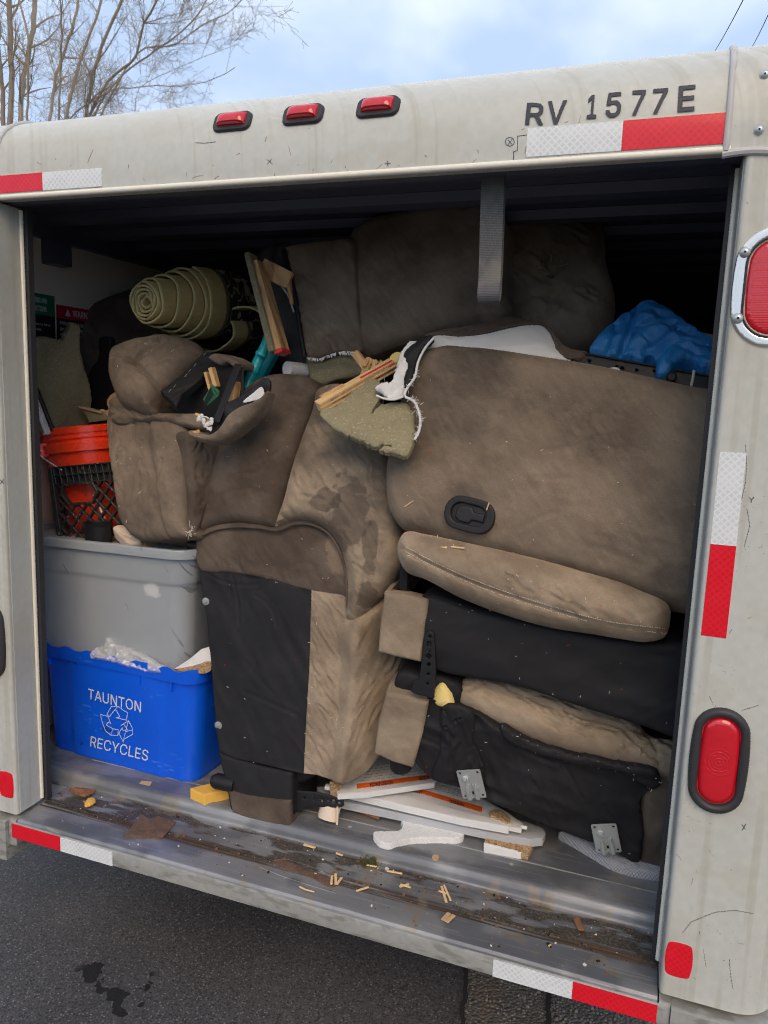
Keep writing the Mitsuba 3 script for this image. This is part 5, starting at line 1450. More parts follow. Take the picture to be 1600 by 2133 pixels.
# teal bin lid, white roll
TB = thing('teal_bin', 'teal plastic bin standing between armrest and wooden frame', 'bin')
part(TB, 'rim', tube(catmull(np.array([at(514, 812, .47), at(520, 790, .48), at(535, 758, .50), at(551, 725, .52), at(566, 690, .54)]), False, 0.01), 0.0155, 12), 'm_teal', 45)
part(TB, 'wall', slab(Plane(0.56), [(518, 806), (545, 790), (572, 740), (582, 700), (566, 690), (545, 740)], 0.002, 0.03, 0, 0.01, sharp=True), 'm_teal')
for p in ((527, 775), (543, 741)):
    part(TB, 'collar', tube([at(p[0], p[1], .485), at(p[0] + 3, p[1] - 6, .487)], 0.0175, 12), 'm_teal', 45)
solo('white_fabric_roll', cat([tube([at(598, 768, .52), at(645, 772, .60)], [0.022, 0.02], 18)]), 'm_whitecloth', 'end of a rolled white fabric strip beside the grey foam slab', 'fabric')

# ------------------------------------------------------------------ upper middle
UC = Plane((740, 730, 0.52), (1055, 665, 0.52), (900, 440, 0.60))
uc = slab(UC, [(728, 515), (740, 482), (770, 462), (830, 445), (900, 430), (980, 422), (1030, 428), (1048, 450), (1052, 540), (1058, 620), (1063, 660), (1055, 672), (980, 687), (900, 703), (830, 723), (775, 742), (752, 747), (742, 735), (738, 660), (732, 590)], 0.035, 0.25, 0.018, 0.008, crease=(14, 20, 0.08, 0.002), seams=[([(745, 738), (800, 716), (870, 700), (960, 676), (1060, 660)], 0.004, 0.006)], wr=[folds(20, 0.10, 0.006, 503, 3), lumps(0.2, 0.012, 504)])
solo('square_cushion', uc, 'm_suede_mid', 'square dark brown cushion in the top middle behind the hanging strap', 'cushion')  # lighter suede makes up in colour for the dim light here
FP = thing('fabric_panel', 'brown suede panel with a torn white fringe beside the square cushion', 'panel')
FPp = Plane((620, 740, 0.53), (735, 730, 0.50), (650, 510, 0.58))
fp = slab(FPp, [(592, 520), (640, 506), (700, 500), (732, 498), (740, 560), (745, 640), (748, 735), (715, 733), (690, 738), (668, 748), (640, 746), (628, 700), (620, 640), (606, 575)], 0.014, 0.12, 0.006, 0.008, ragged=0.001, seams=[([(640, 560), (690, 640), (740, 705)], 0.03, 0.008)], crease=(16, -50, 0.10, 0.006), wr=[folds(-50, 0.05, 0.016, 513, 4, 1.6), lumps(0.15, 0.008, 514)])
part(FP, 'face', fp, 'm_suede_mid')  # mid suede brightens this deep, shaded panel by its colour
part(FP, 'selvedge', tube([FPp.pt(*p) + [0, -0.003, 0] for p in catmull(np.array([(592, 520), (606, 575), (620, 640), (628, 700), (636, 742)], float), False, 10)], 0.007, 8), 'm_black', 50)
fr_ = []
rng = np.random.default_rng(9)
for i in range(90):
    t = rng.random()
    x = 640 + 100 * t
    y = np.interp(x, [640, 668, 690, 715, 748], [746, 748, 739, 733, 735])
    c = FPp.pt(x, y) + [0, -0.002, 0.002]
    fr_.append(tube([c, c + [rng.normal(0, .004), -0.002, -0.005 - rng.random() * .006]], 0.0011, 4))
part(FP, 'fringe', cat(fr_), 'm_whitecloth', kind='stuff')
solo('foam_slab', slab(Plane(0.56), [(640, 715), (700, 712), (748, 712), (758, 760), (764, 776), (740, 786), (700, 793), (665, 806), (650, 803), (645, 780)], 0.010, 0.10, 0.006, 0.007, wr=[lumps(0.08, 0.006, 516)]), 'm_foam', 'grey green foam slab hanging below the torn suede panel', 'foam')
WO = thing('wooden_frame', 'splintered wooden frame with a red painted end beside the rolled rug', 'wooden frame')
part(WO, 'upright', bar(at(536, 548, 0.50), at(588, 733, 0.47), 0.05, 0.026, (0, 1, 0), 0.0015), 'm_wood')
part(WO, 'red_end', bar(at(587, 729, 0.4695), at(589.5, 737.5, 0.4685), 0.0515, 0.0275, (0, 1, 0), 0.0015), 'm_red')
part(WO, 'top_rail', bar(at(545, 556, 0.53), at(605, 586, 0.56), 0.05, 0.035, (0, 0, 1), 0.0015), 'm_wood')
part(WO, 'side_rail', bar(at(600, 570, 0.56), at(612, 635, 0.56), 0.03, 0.012, (0, 1, 0), 0.0015), 'm_wood')
part(WO, 'foam_strip', bar(at(522, 530, 0.49), at(573, 735, 0.455), 0.05, 0.018, (0, 1, 0), 0.003), 'm_foam')
part(WO, 'black_cloth', slab(Plane(0.60), [(545, 520), (600, 505), (640, 640), (640, 760), (590, 760), (560, 640)], 0.003, 0.01, 0, 0.01, wr=[folds(70, 0.04, 0.01, 517)]), 'm_black')  # black sheet standing in for the dark void behind the upright
part(WO, 'wire', tube(catmull(np.array([at(558, 572, .55), at(580, 590, .55), at(600, 615, .55), at(612, 650, .55)]), False, 0.01), 0.0025, 6), 'm_sealant', 40)

PW = thing('plywood_strip', 'layered plywood strip resting on the torn foam in the middle', 'wood')
pu, pv = at(664, 848, 0.30), at(822, 758, 0.44)
pn = np.cross(np.cross(pv - pu, [0.3, 0, 1]), pv - pu); pn /= np.linalg.norm(pn)
for k in range(5):
    part(PW, 'layer', bar(pu + pn * (k - 2) * 0.0056, pv + pn * (k - 2) * 0.0056 + rng.normal(0, 0.004, 3) * [1, 1, 0], 0.0052, 0.03 - 0.002 * (k % 2), pn, 0.0006), 'm_wood' if k % 2 else 'm_splinter')
part(PW, 'batten', bar(at(668, 830, 0.315), at(718, 804, 0.35), 0.012, 0.02, (0.3, 0, 1), 0.001), 'm_wood')
part(PW, 'red_edge', bar(at(752, 790, 0.366), at(818, 754, 0.42), 0.012, 0.006, (0.3, 0, 1), 0.001), 'm_red')
solo('wood_offcut', bar(at(740, 735, 0.47), at(768, 772, 0.46), 0.02, 0.022, (0, 1, 0), 0.002), 'm_wood', 'short split wood offcut under the square cushion', 'wood')
SPW = thing('splintered_lath', 'bundle of splintered reddish laths behind the plywood strip', 'wood')
rng = np.random.default_rng(21)
for i in range(6):
    a, b = at(768 + 6 * i, 745 + 2 * i, .47), at(752 + 9 * i, 775 + rng.uniform(-8, 4), .46)
    part(SPW, 'lath', bar(a, b + rng.normal(0, .01, 3), 0.006, 0.012, (0, 1, 0), 0.001), 'm_wood')
solo('foam_cube', slab(Plane(0.43), [(812, 745), (830, 733), (838, 738), (826, 758), (816, 758)], 0.003, 0.04, 0, 0.004), 'm_foamyellow', 'small yellow foam scrap at the tip of the plywood strip', 'foam')
tfp = Plane((690, 860, 0.245), (850, 930, 0.215), (800, 800, 0.32))
solo('torn_foam', slab(tfp, [(668, 858), (700, 846), (740, 815), (775, 790), (795, 800), (785, 840), (774, 862), (790, 848), (820, 838), (845, 842), (862, 862), (864, 895), (860, 925), (842, 952), (820, 944), (790, 938), (800, 930), (832, 936), (800, 928), (786, 931), (755, 922), (720, 906), (690, 890), (678, 876)], 0.003, 0.012, 0.004, 0.004, ragged=0.004, wr=[folds(40, 0.10, 0.014, 523, 3), lumps(0.06, 0.005, 524)]), 'm_foam', 'ragged olive foam sheet hanging over the sofa end below the plywood strip', 'foam')
TL = thing('torn_lining', 'torn white quilted lining with a dark edge curling down beside the recliner panel', 'lining')
tl_ = slab(Plane((860, 720, 0.33), (800, 820, 0.27), (880, 800, 0.28)), [(845, 722), (858, 710), (872, 712), (868, 735), (852, 770), (846, 800), (838, 826), (820, 832), (800, 824), (782, 808), (790, 800), (815, 796), (826, 765), (834, 742)], 0.003, 0.006, 0.002, 0.003, ragged=0.0035, wr=[facets(0.03, 0.008, 533, 60), facets(0.012, 0.003, 534, 20), folds(60, 0.02, 0.006, 535, 3)])
part(TL, 'white_side', tl_, 'm_whitecloth')
part(TL, 'dark_side', slab(Plane((860, 720, 0.322), (800, 820, 0.262), (880, 800, 0.272)), [(842, 738), (855, 722), (900, 700), (905, 708), (884, 726), (866, 760), (856, 800), (846, 812), (842, 790), (850, 765)], 0.005, 0.006, 0.003, 0.005, ragged=0.002, wr=[folds(60, 0.03, 0.008, 535, 3)]), 'm_mesh')
edge = [(905, 703), (888, 722), (872, 752), (862, 790), (850, 806), (843, 824), (862, 836), (872, 856), (876, 880), (870, 905), (864, 915)]
q = catmull(np.array(edge, float), False, 6)
pe = Plane((860, 720, 0.315), (800, 820, 0.262), (880, 880, 0.235))
part(TL, 'cut_edge', tube([pe.pt(*p) for p in q], 0.0032, 8), 'm_whitecloth', 50)
q2 = catmull(np.array([(784, 824), (800, 830), (822, 832), (840, 826)], float), False, 6)
part(TL, 'cut_edge', tube([pe.pt(*p) for p in q2], 0.0028, 8), 'm_whitecloth', 50)
fz = []
for p in q[len(q) // 3:]:
    for k in range(3):
        c = pe.pt(*p) + rng.normal(0, 0.003, 3)
        fz.append(tube([c, c + rng.normal(0, 0.006, 3)], 0.0007, 4))
part(TL, 'fuzz', cat(fz), 'm_whitecloth', kind='stuff')

WFp = Plane((900, 712, 0.375), (1170, 745, 0.40), (1090, 685, 0.46))
WL = thing('white_lining_flap', 'large white lining flap with a dark hem folded over the recliner panel top', 'lining')
part(WL, 'sheet', slab(WFp, [(880, 722), (905, 702), (960, 704), (1010, 698), (1060, 686), (1105, 678), (1130, 680), (1146, 696), (1158, 722), (1172, 744), (1190, 752), (1120, 750), (1000, 735)], 0.008, 0.006, 0.012, 0.007, wr=[folds(10, 0.08, 0.012, 543, 3)], seams=[([(1118, 684), (1136, 700), (1150, 732)], 0.003, 0.003)]), 'm_whitecloth')
part(WL, 'hem', tube([WFp.pt(*p) + WFp.n * 0.003 for p in catmull(np.array([(878, 716), (905, 700), (960, 701), (1010, 694), (1060, 682), (1105, 676), (1132, 678), (1150, 696), (1162, 722), (1178, 745), (1200, 747)], float), False, 8)], 0.0042, 8), 'm_suede_dark', 50)
part(WL, 'outer_cloth', slab(Plane((900, 690, 0.40), (1210, 740, 0.42), (1060, 660, 0.5)), [(880, 706), (930, 690), (1000, 680), (1060, 664), (1100, 672), (1150, 690), (1180, 728), (1225, 738), (1195, 752), (1160, 742), (1120, 690), (1060, 692), (1000, 704), (920, 706)], 0.008, 0.02, 0.006, 0.007, wr=[folds(10, 0.05, 0.010, 545, 3)]), 'm_suede_dark')

dk = slab(Plane((1070, 690, 0.62), (1270, 690, 0.66), (1150, 440, 0.80)), [(1030, 450), (1090, 430), (1160, 425), (1230, 440), (1256, 490), (1264, 560), (1280, 620), (1282, 650), (1262, 705), (1215, 735), (1150, 735), (1090, 715), (1050, 680)], 0.06, 0.3, 0.03, 0.009,
          seams=[([(1060, 640), (1110, 622), (1160, 615), (1270, 620)], 0.006, 0.008), ([(1150, 620), (1135, 650), (1120, 700)], 0.012, 0.012), ([(1125, 585), (1150, 575), (1180, 553)], 0.004, 0.012), ([(1140, 535), (1135, 560), (1150, 580)], 0.006, 0.02)],
          crease=(24, -25, 0.10, 0.007), wr=[folds(-30, 0.07, 0.03, 553, 3, 1.5), lumps(0.14, 0.02, 554)])
DC = thing('slashed_cushion', 'slashed dark brown cushion at upper right behind the blue tarp', 'cushion')
part(DC, 'cover', dk, 'm_suede_mid')  # lighter suede in place of more light at this depth
tl_ = []
for q_, w_ in (([(1117, 561), (1128, 560), (1138, 566), (1146, 575)], .003), ([(1131, 552), (1132, 537), (1138, 528), (1147, 534), (1148, 548)], .0022), ([(1150, 557), (1168, 556), (1183, 551)], .0018), ([(1140, 573), (1146, 576), (1149, 583)], .002), ([(1118, 568), (1130, 572), (1142, 571)], .003)):
    tl_.append(tube([on(dk, *k_, lift=0.004) for k_ in catmull(np.array(q_, float), False, 3)], w_, 6))
part(DC, 'torn_lining', cat(tl_), 'm_foam', 40, kind='stuff')

# steel rail, tarp
RL = thing('steel_rail', 'black perforated steel recliner rail lying along the top of the big panel', 'rail')
ra = Plane((1200, 745, 0.43), (1480, 800, 0.41), (1200, 760, 0.425))
part(RL, 'channel', slab(ra, [(1196, 733), (1480, 784), (1480, 818), (1400, 806), (1200, 762)], 0.0015, 0.05, 0, 0.008, sharp=True, holes=[[(a + r * math.cos(t), b + r * math.sin(t)) for t in np.linspace(0, 6.28, 9)[:-1]] for a, b, r in ((1228, 752, 3.5), (1285, 763, 3.5), (1297, 766, 3.5), (1327, 771, 3.5), (1363, 773, 3.5))]), 'm_blackmetal')
part(RL, 'flange', bar(ra.pt(1196, 733) + [0, 0.0, 0.001], ra.pt(1480, 784) + [0, 0.0, 0.001], 0.004, 0.012, (0, 0, 1), 0.001), 'm_blackmetal')
part(RL, 'bracket', slab(Plane(0.395), [(1375, 792), (1392, 776), (1412, 778), (1400, 802)], 0.001, 0.006, 0, 0.004, sharp=True), 'm_blackmetal')
part(RL, 'nut', place(lathe([(0, .012), (.008, .012), (.012, .006), (.012, 0)], 16), at(1399, 785, .394), 0, 90), 'm_blackmetal', 30)
part(RL, 'hook', tube(catmull(np.array([at(1446, 772, .385), at(1444, 785, .38), at(1441, 800, .38), at(1438, 812, .385)]), False, .004), 0.0032, 8), 'm_sealant', 40)
part(RL, 'catch', slab(Plane(0.405), [(1262, 772), (1275, 765), (1288, 766), (1293, 776), (1285, 780)], 0.001, 0.004, 0, 0.004), 'm_sealant')

tp = Plane((1240, 720, 0.44), (1480, 750, 0.42), (1340, 645, 0.56))
tarp = slab(tp, [(1228, 730), (1240, 712), (1256, 692), (1280, 674), (1310, 652), (1336, 638), (1358, 638), (1384, 648), (1402, 664), (1424, 680), (1452, 698), (1490, 714), (1490, 768), (1466, 766), (1445, 752), (1424, 752), (1404, 766), (1392, 778), (1374, 780), (1368, 752), (1364, 738), (1350, 738), (1338, 748), (1316, 742), (1298, 737), (1270, 738)], 0.010, 0.12, 0.018, 0.0032, ragged=0.001,
            seams=[([(1330, 640), (1310, 690), (1290, 735)], 0.006, 0.012), ([(1300, 720), (1340, 690), (1400, 680)], 0.006, 0.012), ([(1366, 735), (1400, 716), (1470, 720)], 0.008, 0.014), ([(1262, 735), (1280, 705), (1282, 680)], 0.006, 0.009), ([(1345, 725), (1390, 705), (1410, 690)], 0.004, 0.008)],
            wr=[facets(0.075, 0.012, 563, 35, 1.8), facets(0.034, 0.011, 564, -25, 1.7), facets(0.016, 0.0042, 565, 50, 1.5)])
solo('blue_tarp', tarp, 'm_tarp', 'crumpled blue plastic tarp on the rail at the right', 'tarp', 7)
solo('wood_plank', bar(at(1430, 695, .8), at(1500, 705, .8), 0.012, 0.06, (0, 0, 1), 0.002), 'm_wood', 'pale plank behind the blue tarp at the right wall', 'wood')

# hanging webbing strap: a loop
s0, s1, s2 = at(1028, 372, 0.10), at(1024, 500, 0.105), at(1019, 605, 0.105)
w_ = 0.0235
path = catmull(np.array([[0, 0.092, 2.125], [0, 0.098, 2.0], [0.0, 0.102, 1.90], [0, 0.1, 1.866], [0, 0.108, 1.857], [0, 0.117, 1.866], [0, 0.121, 1.91], [0, 0.116, 2.0], [0, 0.108, 2.125]]), False, 0.006)
path[:, 0] = np.interp(path[:, 2], [s2[2], s1[2], s0[2]], [s2[0], s1[0], s0[0]])
tg = np.gradient(path, axis=0); tg /= np.linalg.norm(tg, axis=1, keepdims=True)
nn = np.cross(tg, [1, 0, 0]); nn /= np.linalg.norm(nn, axis=1, keepdims=True)
sec = []
for a, b in ((-1, -1), (1, -1), (1, 1), (-1, 1)):
    sh = np.array([0, 0.004, 0]) * a
    sec.append(path + np.array([1, 0, 0]) * a * w_ + nn * b * 0.0009 + sh * np.sin(np.linspace(0, 9, len(path)))[:, None] * 0.4)
V = np.stack(sec, 1).reshape(-1, 3); n_ = len(path)
F = []
for i in range(n_ - 1):
    for j in range(4):
        a, b = i * 4 + j, i * 4 + (j + 1) % 4
        F += [[a, b, b + 4], [a, b + 4, a + 4]]
F += [[0, 3, 2], [0, 2, 1], [4 * n_ - 4, 4 * n_ - 3, 4 * n_ - 2], [4 * n_ - 4, 4 * n_ - 2, 4 * n_ - 1]]
solo('webbing_strap', trimesh.Trimesh(V, F, process=False), 'm_strap', 'dusty grey webbing strap hanging in a loop from the door header', 'strap')
# ------------------------------------------------------------------ white boards and scraps on the floor
def flat(pts, z, thick, R=0.001, h=0.006, **k):
    return slab(level(z), pts, R, thick, h=h, **k)


def upside(pl, text, pL, pR, hgt, **k):
    """Print that reads from the far side: pL and pR are the ends of its baseline, which lies farther from us."""
    return lettering(pl, text, pL, pR, (pL[0] + 1, pL[1] + hgt), 0.0003, True, 0.0004)


SHF = thing('white_shelf', 'long pale grey laminated shelf board lying lowest in the floor stack', 'shelf')
part(SHF, 'board', flat([(660, 1640), (720, 1632), (1095, 1712), (1130, 1725), (1137, 1735), (1131, 1747), (1105, 1750), (1050, 1741), (700, 1668)], 0.525, 0.02, 0.002, sharp=True), 'm_laminate')
B2 = thing('white_board', 'white panel with an orange WARNING strip, second from the top of the floor stack', 'panel')
part(B2, 'board', flat([(790, 1634), (880, 1612), (965, 1640), (1060, 1694), (1090, 1716), (1086, 1727), (1060, 1722), (830, 1654), (720, 1640), (700, 1630)], 0.55, 0.012, 0.001, sharp=True), 'm_white')
part(B2, 'rail', flat([(700, 1634), (740, 1632), (1062, 1714), (1060, 1724), (960, 1706), (700, 1646)], 0.556, 0.018, 0.002, sharp=True), 'm_white')
L2 = level(0.5505)
part(B2, 'orange_strip', flat([(842, 1641), (858, 1638), (1006, 1681), (1003, 1692)], 0.5508, 0.0006, 0.0001, sharp=True), 'm_orange')
part(B2, 'print', cat([upside(level(0.551), 'WARNING', (966, 1674), (936, 1665), 7), upside(level(0.551), 'ATTENTION', (878, 1648), (850, 1641), 6)]), 'm_ink', False, kind='stuff')
part(B2, 'fine_print', cat([strokes(L2, [[(866 + 9 * i + 2 * j, 1636 + 2.6 * i - 3.4 * j), (872 + 9 * i + 2 * j, 1637.7 + 2.6 * i - 3.4 * j)] for i in range(14) for j in range(1, 5)], 0.0014, 0.0003)]), 'm_ink', False, kind='stuff')
part(B2, 'broken_edge', flat([(1022, 1690), (1036, 1688), (1062, 1706), (1058, 1714), (1040, 1706), (1024, 1700)], 0.562, 0.008, 0.002, 0.004, ragged=0.002), 'm_chip')
part(B2, 'peg', tube([level(.548).pt(1085, 1722), level(.548).pt(1098, 1725)], 0.005, 10), 'm_white')
B1 = thing('white_board', 'white panel with an ADVERTENCIA strip, topmost of the floor stack', 'panel')
part(B1, 'board', flat([(700, 1635), (790, 1572), (870, 1572), (912, 1612), (905, 1630), (760, 1651), (704, 1654)], 0.585, 0.016, 0.001, sharp=True), 'm_white')
L1 = level(0.5855)
part(B1, 'orange_strip', flat([(743, 1633), (902, 1612), (905, 1621), (744, 1643)], 0.5858, 0.0006, 0.0001, sharp=True), 'm_orange')
part(B1, 'print', cat([upside(level(.5864), 'ADVERTENCIA', (818, 1626), (770, 1632), 7), upside(level(.5864), 'ATTENTION', (912, 1613), (872, 1619), 7)]), 'm_ink', False, kind='stuff')
part(B1, 'fine_print', strokes(L1, [[(752 + 10.5 * i + 4 * j + (i * 7 + j * 3) % 4, 1627 - 1.35 * i - 6.2 * j), (759.5 + 10.5 * i + 4 * j, 1626.1 - 1.35 * i - 6.2 * j)] for i in range(14) for j in range(0, 6) if i != 7], 0.0014, 0.0003), 'm_ink', False, kind='stuff')
part(B1, 'broken_edge', slab(Plane(p0=level(.585).pt(700, 1646), n=(-0.3, -1, 0)), [(688, 1628), (703, 1640), (704, 1660), (694, 1668), (688, 1650)], 0.001, 0.02, h=0.004, ragged=0.001), 'm_chip')
part(B1, 'edge_clip', place(rbox(0.03, 0.02, 0.012, 0.003), level(.575).pt(688, 1640), 15), 'm_white')
solo('tile_board', flat([(760, 1588), (800, 1560), (880, 1570), (880, 1600), (760, 1612)], 0.565, 0.01), 'm_tote', 'grey board behind the white panels under the sofa section', 'board')
solo('styrofoam_sheet', flat([(780, 1733), (800, 1732), (832, 1730), (840, 1718), (836, 1704), (866, 1704), (900, 1712), (966, 1724), (964, 1742), (900, 1745), (850, 1748), (804, 1758), (786, 1750)], FL + 0.018, 0.016, 0.002, ragged=0.001), 'm_styro', 'broken piece of white polystyrene foam under the shelf board', 'polystyrene')
PS = thing('board_scrap', 'white faced particle board scrap under the right end of the shelf', 'board')
part(PS, 'core', flat([(1010, 1746), (1060, 1740), (1112, 1754), (1100, 1778), (1012, 1760)], FL + 0.020, 0.018, 0.001, sharp=True), 'm_chip')
part(PS, 'face', slab(Plane(p0=level(FL + .02).pt(1010, 1760) + [0, -0.004, 0], n=(0.1, -1, 0)), [(1008, 1756), (1086, 1776), (1085, 1795), (1060, 1790), (1008, 1777)], 0.001, 0.004, h=0.003, ragged=0.0012, sharp=True), 'm_white')
BE = thing('plastic_trim', 'broken beige curved plastic trim piece below the black metal strap', 'plastic')
tc = level(FL).pt(683, 1712)
arc_ = [(0.034 * math.cos(t), 0.034 * math.sin(t)) for t in np.linspace(math.radians(180), math.radians(320), 14)]
pts_ = np.array(arc_ + [(a * 0.92, b * 0.92) for a, b in arc_[::-1]])
m = extrude_z(pts_, 0, 0.045)
part(BE, 'curved_wall', place(m, tc + [0, 0.012, 0.003], 10, -20, 8), 'm_beige', 40)
part(BE, 'flange', place(rbox(0.006, 0.03, 0.05, 0.001), tc + [0.028, 0.0, 0.03], 20), 'm_beige')
KN = level(FL + 0.022)
kn = slab(KN, [(1163, 1737), (1200, 1745), (1245, 1766), (1290, 1785), (1340, 1790), (1385, 1796), (1385, 1824), (1330, 1820), (1280, 1806), (1240, 1784), (1200, 1760)], 0.010, 0.02, 0.008, 0.005, wr=[folds(-20, 0.02, 0.006, 603, 4), lumps(0.04, 0.006, 604)])
solo('knit_cloth', kn, 'm_knit', 'grey knitted cloth strip crumpled on the floor by the right jamb', 'cloth')
solo('rusty_strip', bar(level(FL + .006).pt(738, 1684), level(FL + .012).pt(790, 1704), 0.012, 0.008, (0.2, 0, 1), 0.002), 'm_leaf', 'reddish splintered strip on the floor left of the polystyrene', 'wood')
solo('roof_shingle', flat([(257, 1742), (282, 1712), (294, 1694), (310, 1706), (330, 1700), (366, 1712), (352, 1730), (336, 1748), (318, 1745), (296, 1744)], Z0 + 0.004, 0.003, 0.0005, 0.004, sharp=True, ragged=0.0012, wr=[lumps(0.03, 0.003, 607)]), 'm_rust', 'dark brown square of shingle lying on the sill', 'shingle')
solo('dry_leaf', flat([(146, 1645), (160, 1641), (178, 1642), (198, 1647), (190, 1654), (176, 1658), (160, 1654)], Z0 + 0.014, 0.003, 0.002, 0.003, ragged=0.003, wr=[lumps(0.012, 0.010, 608)]), 'm_leaf', 'curled brown dry leaf on the sill beside the left jamb', 'leaf')
solo('dry_leaf', flat([(177, 1676), (184, 1664), (192, 1662), (198, 1670), (190, 1676), (180, 1680)], Z0 + 0.016, 0.003, 0.002, 0.003, ragged=0.002, wr=[lumps(0.012, 0.008, 609)]), 'm_yellow', 'curled yellow leaf in front of the brown one on the sill', 'leaf')
solo('cardboard_chip', flat([(289, 1632), (296, 1626), (317, 1628), (312, 1637)], FL + 0.003, 0.002, 0.0003, 0.004, sharp=True), 'm_card', 'small tan cardboard chip below the blue recycling bin', 'cardboard')
solo('cardboard_chip', flat([(900, 1786), (904, 1780), (912, 1781), (914, 1788), (906, 1792)], FL + 0.004, 0.003, 0.0003, 0.003), 'm_card', 'small tan chip on the floor ridge below the polystyrene', 'cardboard')
solo('dry_leaf', flat([(1196, 1912), (1204, 1908), (1212, 1924), (1216, 1938), (1206, 1936), (1199, 1924)], Z0 + 0.006, 0.002, 0.001, 0.003, ragged=0.001), 'm_leaf', 'narrow brown leaf at the right end of the sill', 'leaf')
rng = np.random.default_rng(33)
ms = []
for i in range(160):
    p = level(Z0 + 0.002).pt(768 + rng.normal(0, 11), 1798 + rng.normal(0, 5))
    ms.append(tube([p, p + rng.normal(0, .006, 3) + [0, 0, .005]], 0.0008, 4))
solo('moss_clump', cat(ms), 'm_moss', 'clump of dark moss on the sill below the shelf boards', 'moss', kind='stuff')


def sticks(label, items, z=Z0 + 0.003, m_='m_splinter', group=None):
    k = thing('wood_splinter', label, 'splinter', group)
    for (ax, ay), (bx, by), w in items:
        zz = z if ay > 1790 or ax < 760 else z
        part(k, 'sliver', bar(level(zz + rng.uniform(0, .002)).pt(ax, ay), level(zz + rng.uniform(0, .004)).pt(bx, by), 0.003, w, (0, 0, 1), 0.0006), m_)


sticks('three pale wood splinters on the end of the sill slot', [((692, 1824), (690, 1842), .006), ((699, 1820), (700, 1842), .007), ((712, 1828), (702, 1842), .006)])
sticks('small flat splinter on the sill right of the shingle', [((633, 1759), (657, 1766), .008)])
sticks('pair of splinters on the sill track at the moss', [((764, 1802), (788, 1806), .004)])
sticks('short splinter in the gritty track left of the moss', [((700, 1777), (714, 1782), .006)])
sticks('curved pale splinter at the front of the sill below the slot', [((624, 1847), (636, 1853), .004), ((636, 1853), (655, 1858), .003)])
sticks('slim splinter on the sill right of the slot', [((742, 1856), (768, 1848), .005)])
sticks('slim splinter in the track right of the moss', [((806, 1814), (838, 1820), .005)])
sticks('crossed splinters in the track below the shelf', [((832, 1847), (852, 1842), .006), ((834, 1842), (856, 1849), .005)])
sticks('three upright splinters leaning together in the middle of the sill', [((920, 1846), (930, 1880), .006), ((925, 1844), (939, 1876), .005), ((914, 1856), (932, 1862), .004)])
sticks('two tan splinter chips at the front of the sill', [((922, 1917), (936, 1902), .010), ((930, 1921), (946, 1906), .010)], m_='m_card')
sticks('tiny pale splinter at the right front of the sill', [((1143, 1971), (1149, 1969), .005)])
sticks('splinter with a yellow chip on the lip of the recliner', [((938, 1134), (970, 1142), .004)], z=1.13) if False else None
k = thing('wood_splinter', 'pale splinters caught on the recliner lip', 'splinter')
for (a, b), (c, d), w in (((918, 1139), (932, 1141), .007), ((940, 1139), (968, 1142), .004)):
    part(k, 'sliver', bar(on(lip, a, b, .003), on(lip, c, d, .003), 0.003, w, (0, -.4, 1), 0.0006), 'm_splinter')
k = thing('wood_splinter', 'thin splinters on the black handle and the panel left of it', 'splinter')
for (a, b), (c, d) in (((843, 1056), (862, 1043)), ((1022, 1048), (1016, 1064))):
    part(k, 'sliver', bar(on(back, a, b, .016 if a > 900 else .002), on(back, c, d, .016 if a > 900 else .002), 0.0025, .0025, (0, -.4, 1), 0.0006), 'm_splinter')
# grit in the sill trough, lint on the cloth
gt = []
for i in range(620):
    x, y = rng.uniform(0.02, 1.67), rng.uniform(0.088, 0.192)
    if rng.random() < 0.25: x, y = rng.uniform(0.02, 1.67), rng.uniform(0.01, 0.09)
    s = rng.exponential(0.0007) + 0.0004
    m = trimesh.creation.box(extents=(s * rng.uniform(1, 3), s * rng.uniform(1, 2), s)); gt.append(place(m, (x, y, Z0 + s * 0.4), rng.uniform(0, 360)))
gi = rng.choice(3, 620, p=[.62, .16, .22])
for j, m_ in enumerate(('m_leaf', 'm_lint', 'm_void')):
    kk = num(sill + '__grit') if False else num('cargo_trailer__grit')
    scene[kk] = mikit.ply(cat([gt[i] for i in range(620) if gi[i] == j]), m_); labels[kk] = {'kind': 'stuff'}
for own, meshes, n in ((SE, (inside, roll, upper, dust, strip, side), 90), (SB, (back, lip), 90), (S2, (b2, rc, hem), 90), (S1, (b1,), 30), (TA, (af, tr), 60)):
    for m_, fr in (('m_lint', .75), ('m_red', .25)):
        out = []
        for i in range(int(n * fr)):
            s = meshes[rng.integers(len(meshes))]
            f = s.metadata['front']; j = rng.integers(f)
            nrm = s.metadata['pl'].n
            p = np.asarray(s.vertices[j]) + nrm * 0.0009
            q = rng.normal(0, 1, 3); q -= nrm * (q @ nrm); q /= np.linalg.norm(q)
            out.append(bar(p, p + q * (rng.exponential(0.0022) + 0.0012), 0.0009, 0.0010, nrm, 0.0001))
        part(own, 'lint', cat(out), m_, False, kind='stuff')

# ------------------------------------------------------------------ bare trees behind on the left, and overhead wires
def grow(p, d, r, L, depth, rng, twigs, limbs):
    """A limb that curves a little, tapers, and gives off finer ones."""
    n = max(3, int(L / (0.28 if depth < 2 else 0.16)))
    pts, rad = [p], [r]
    for i in range(n):
        d = d + rng.normal(0, 0.13 if depth < 2 else 0.17, 3) + np.array([0, 0, 0.035 if depth < 3 else -0.01])
        d /= np.linalg.norm(d)
        p = p + d * L / n
        t = (i + 1) / n
        pts.append(p); rad.append(max(r * (1 - 0.75 * t), 0.0036))
    (limbs if depth < 2 else twigs).append(tube(pts, np.array(rad), 5 if depth < 2 else 3, cap=False))
    branch(pts, rad, L, depth, rng, twigs, limbs)


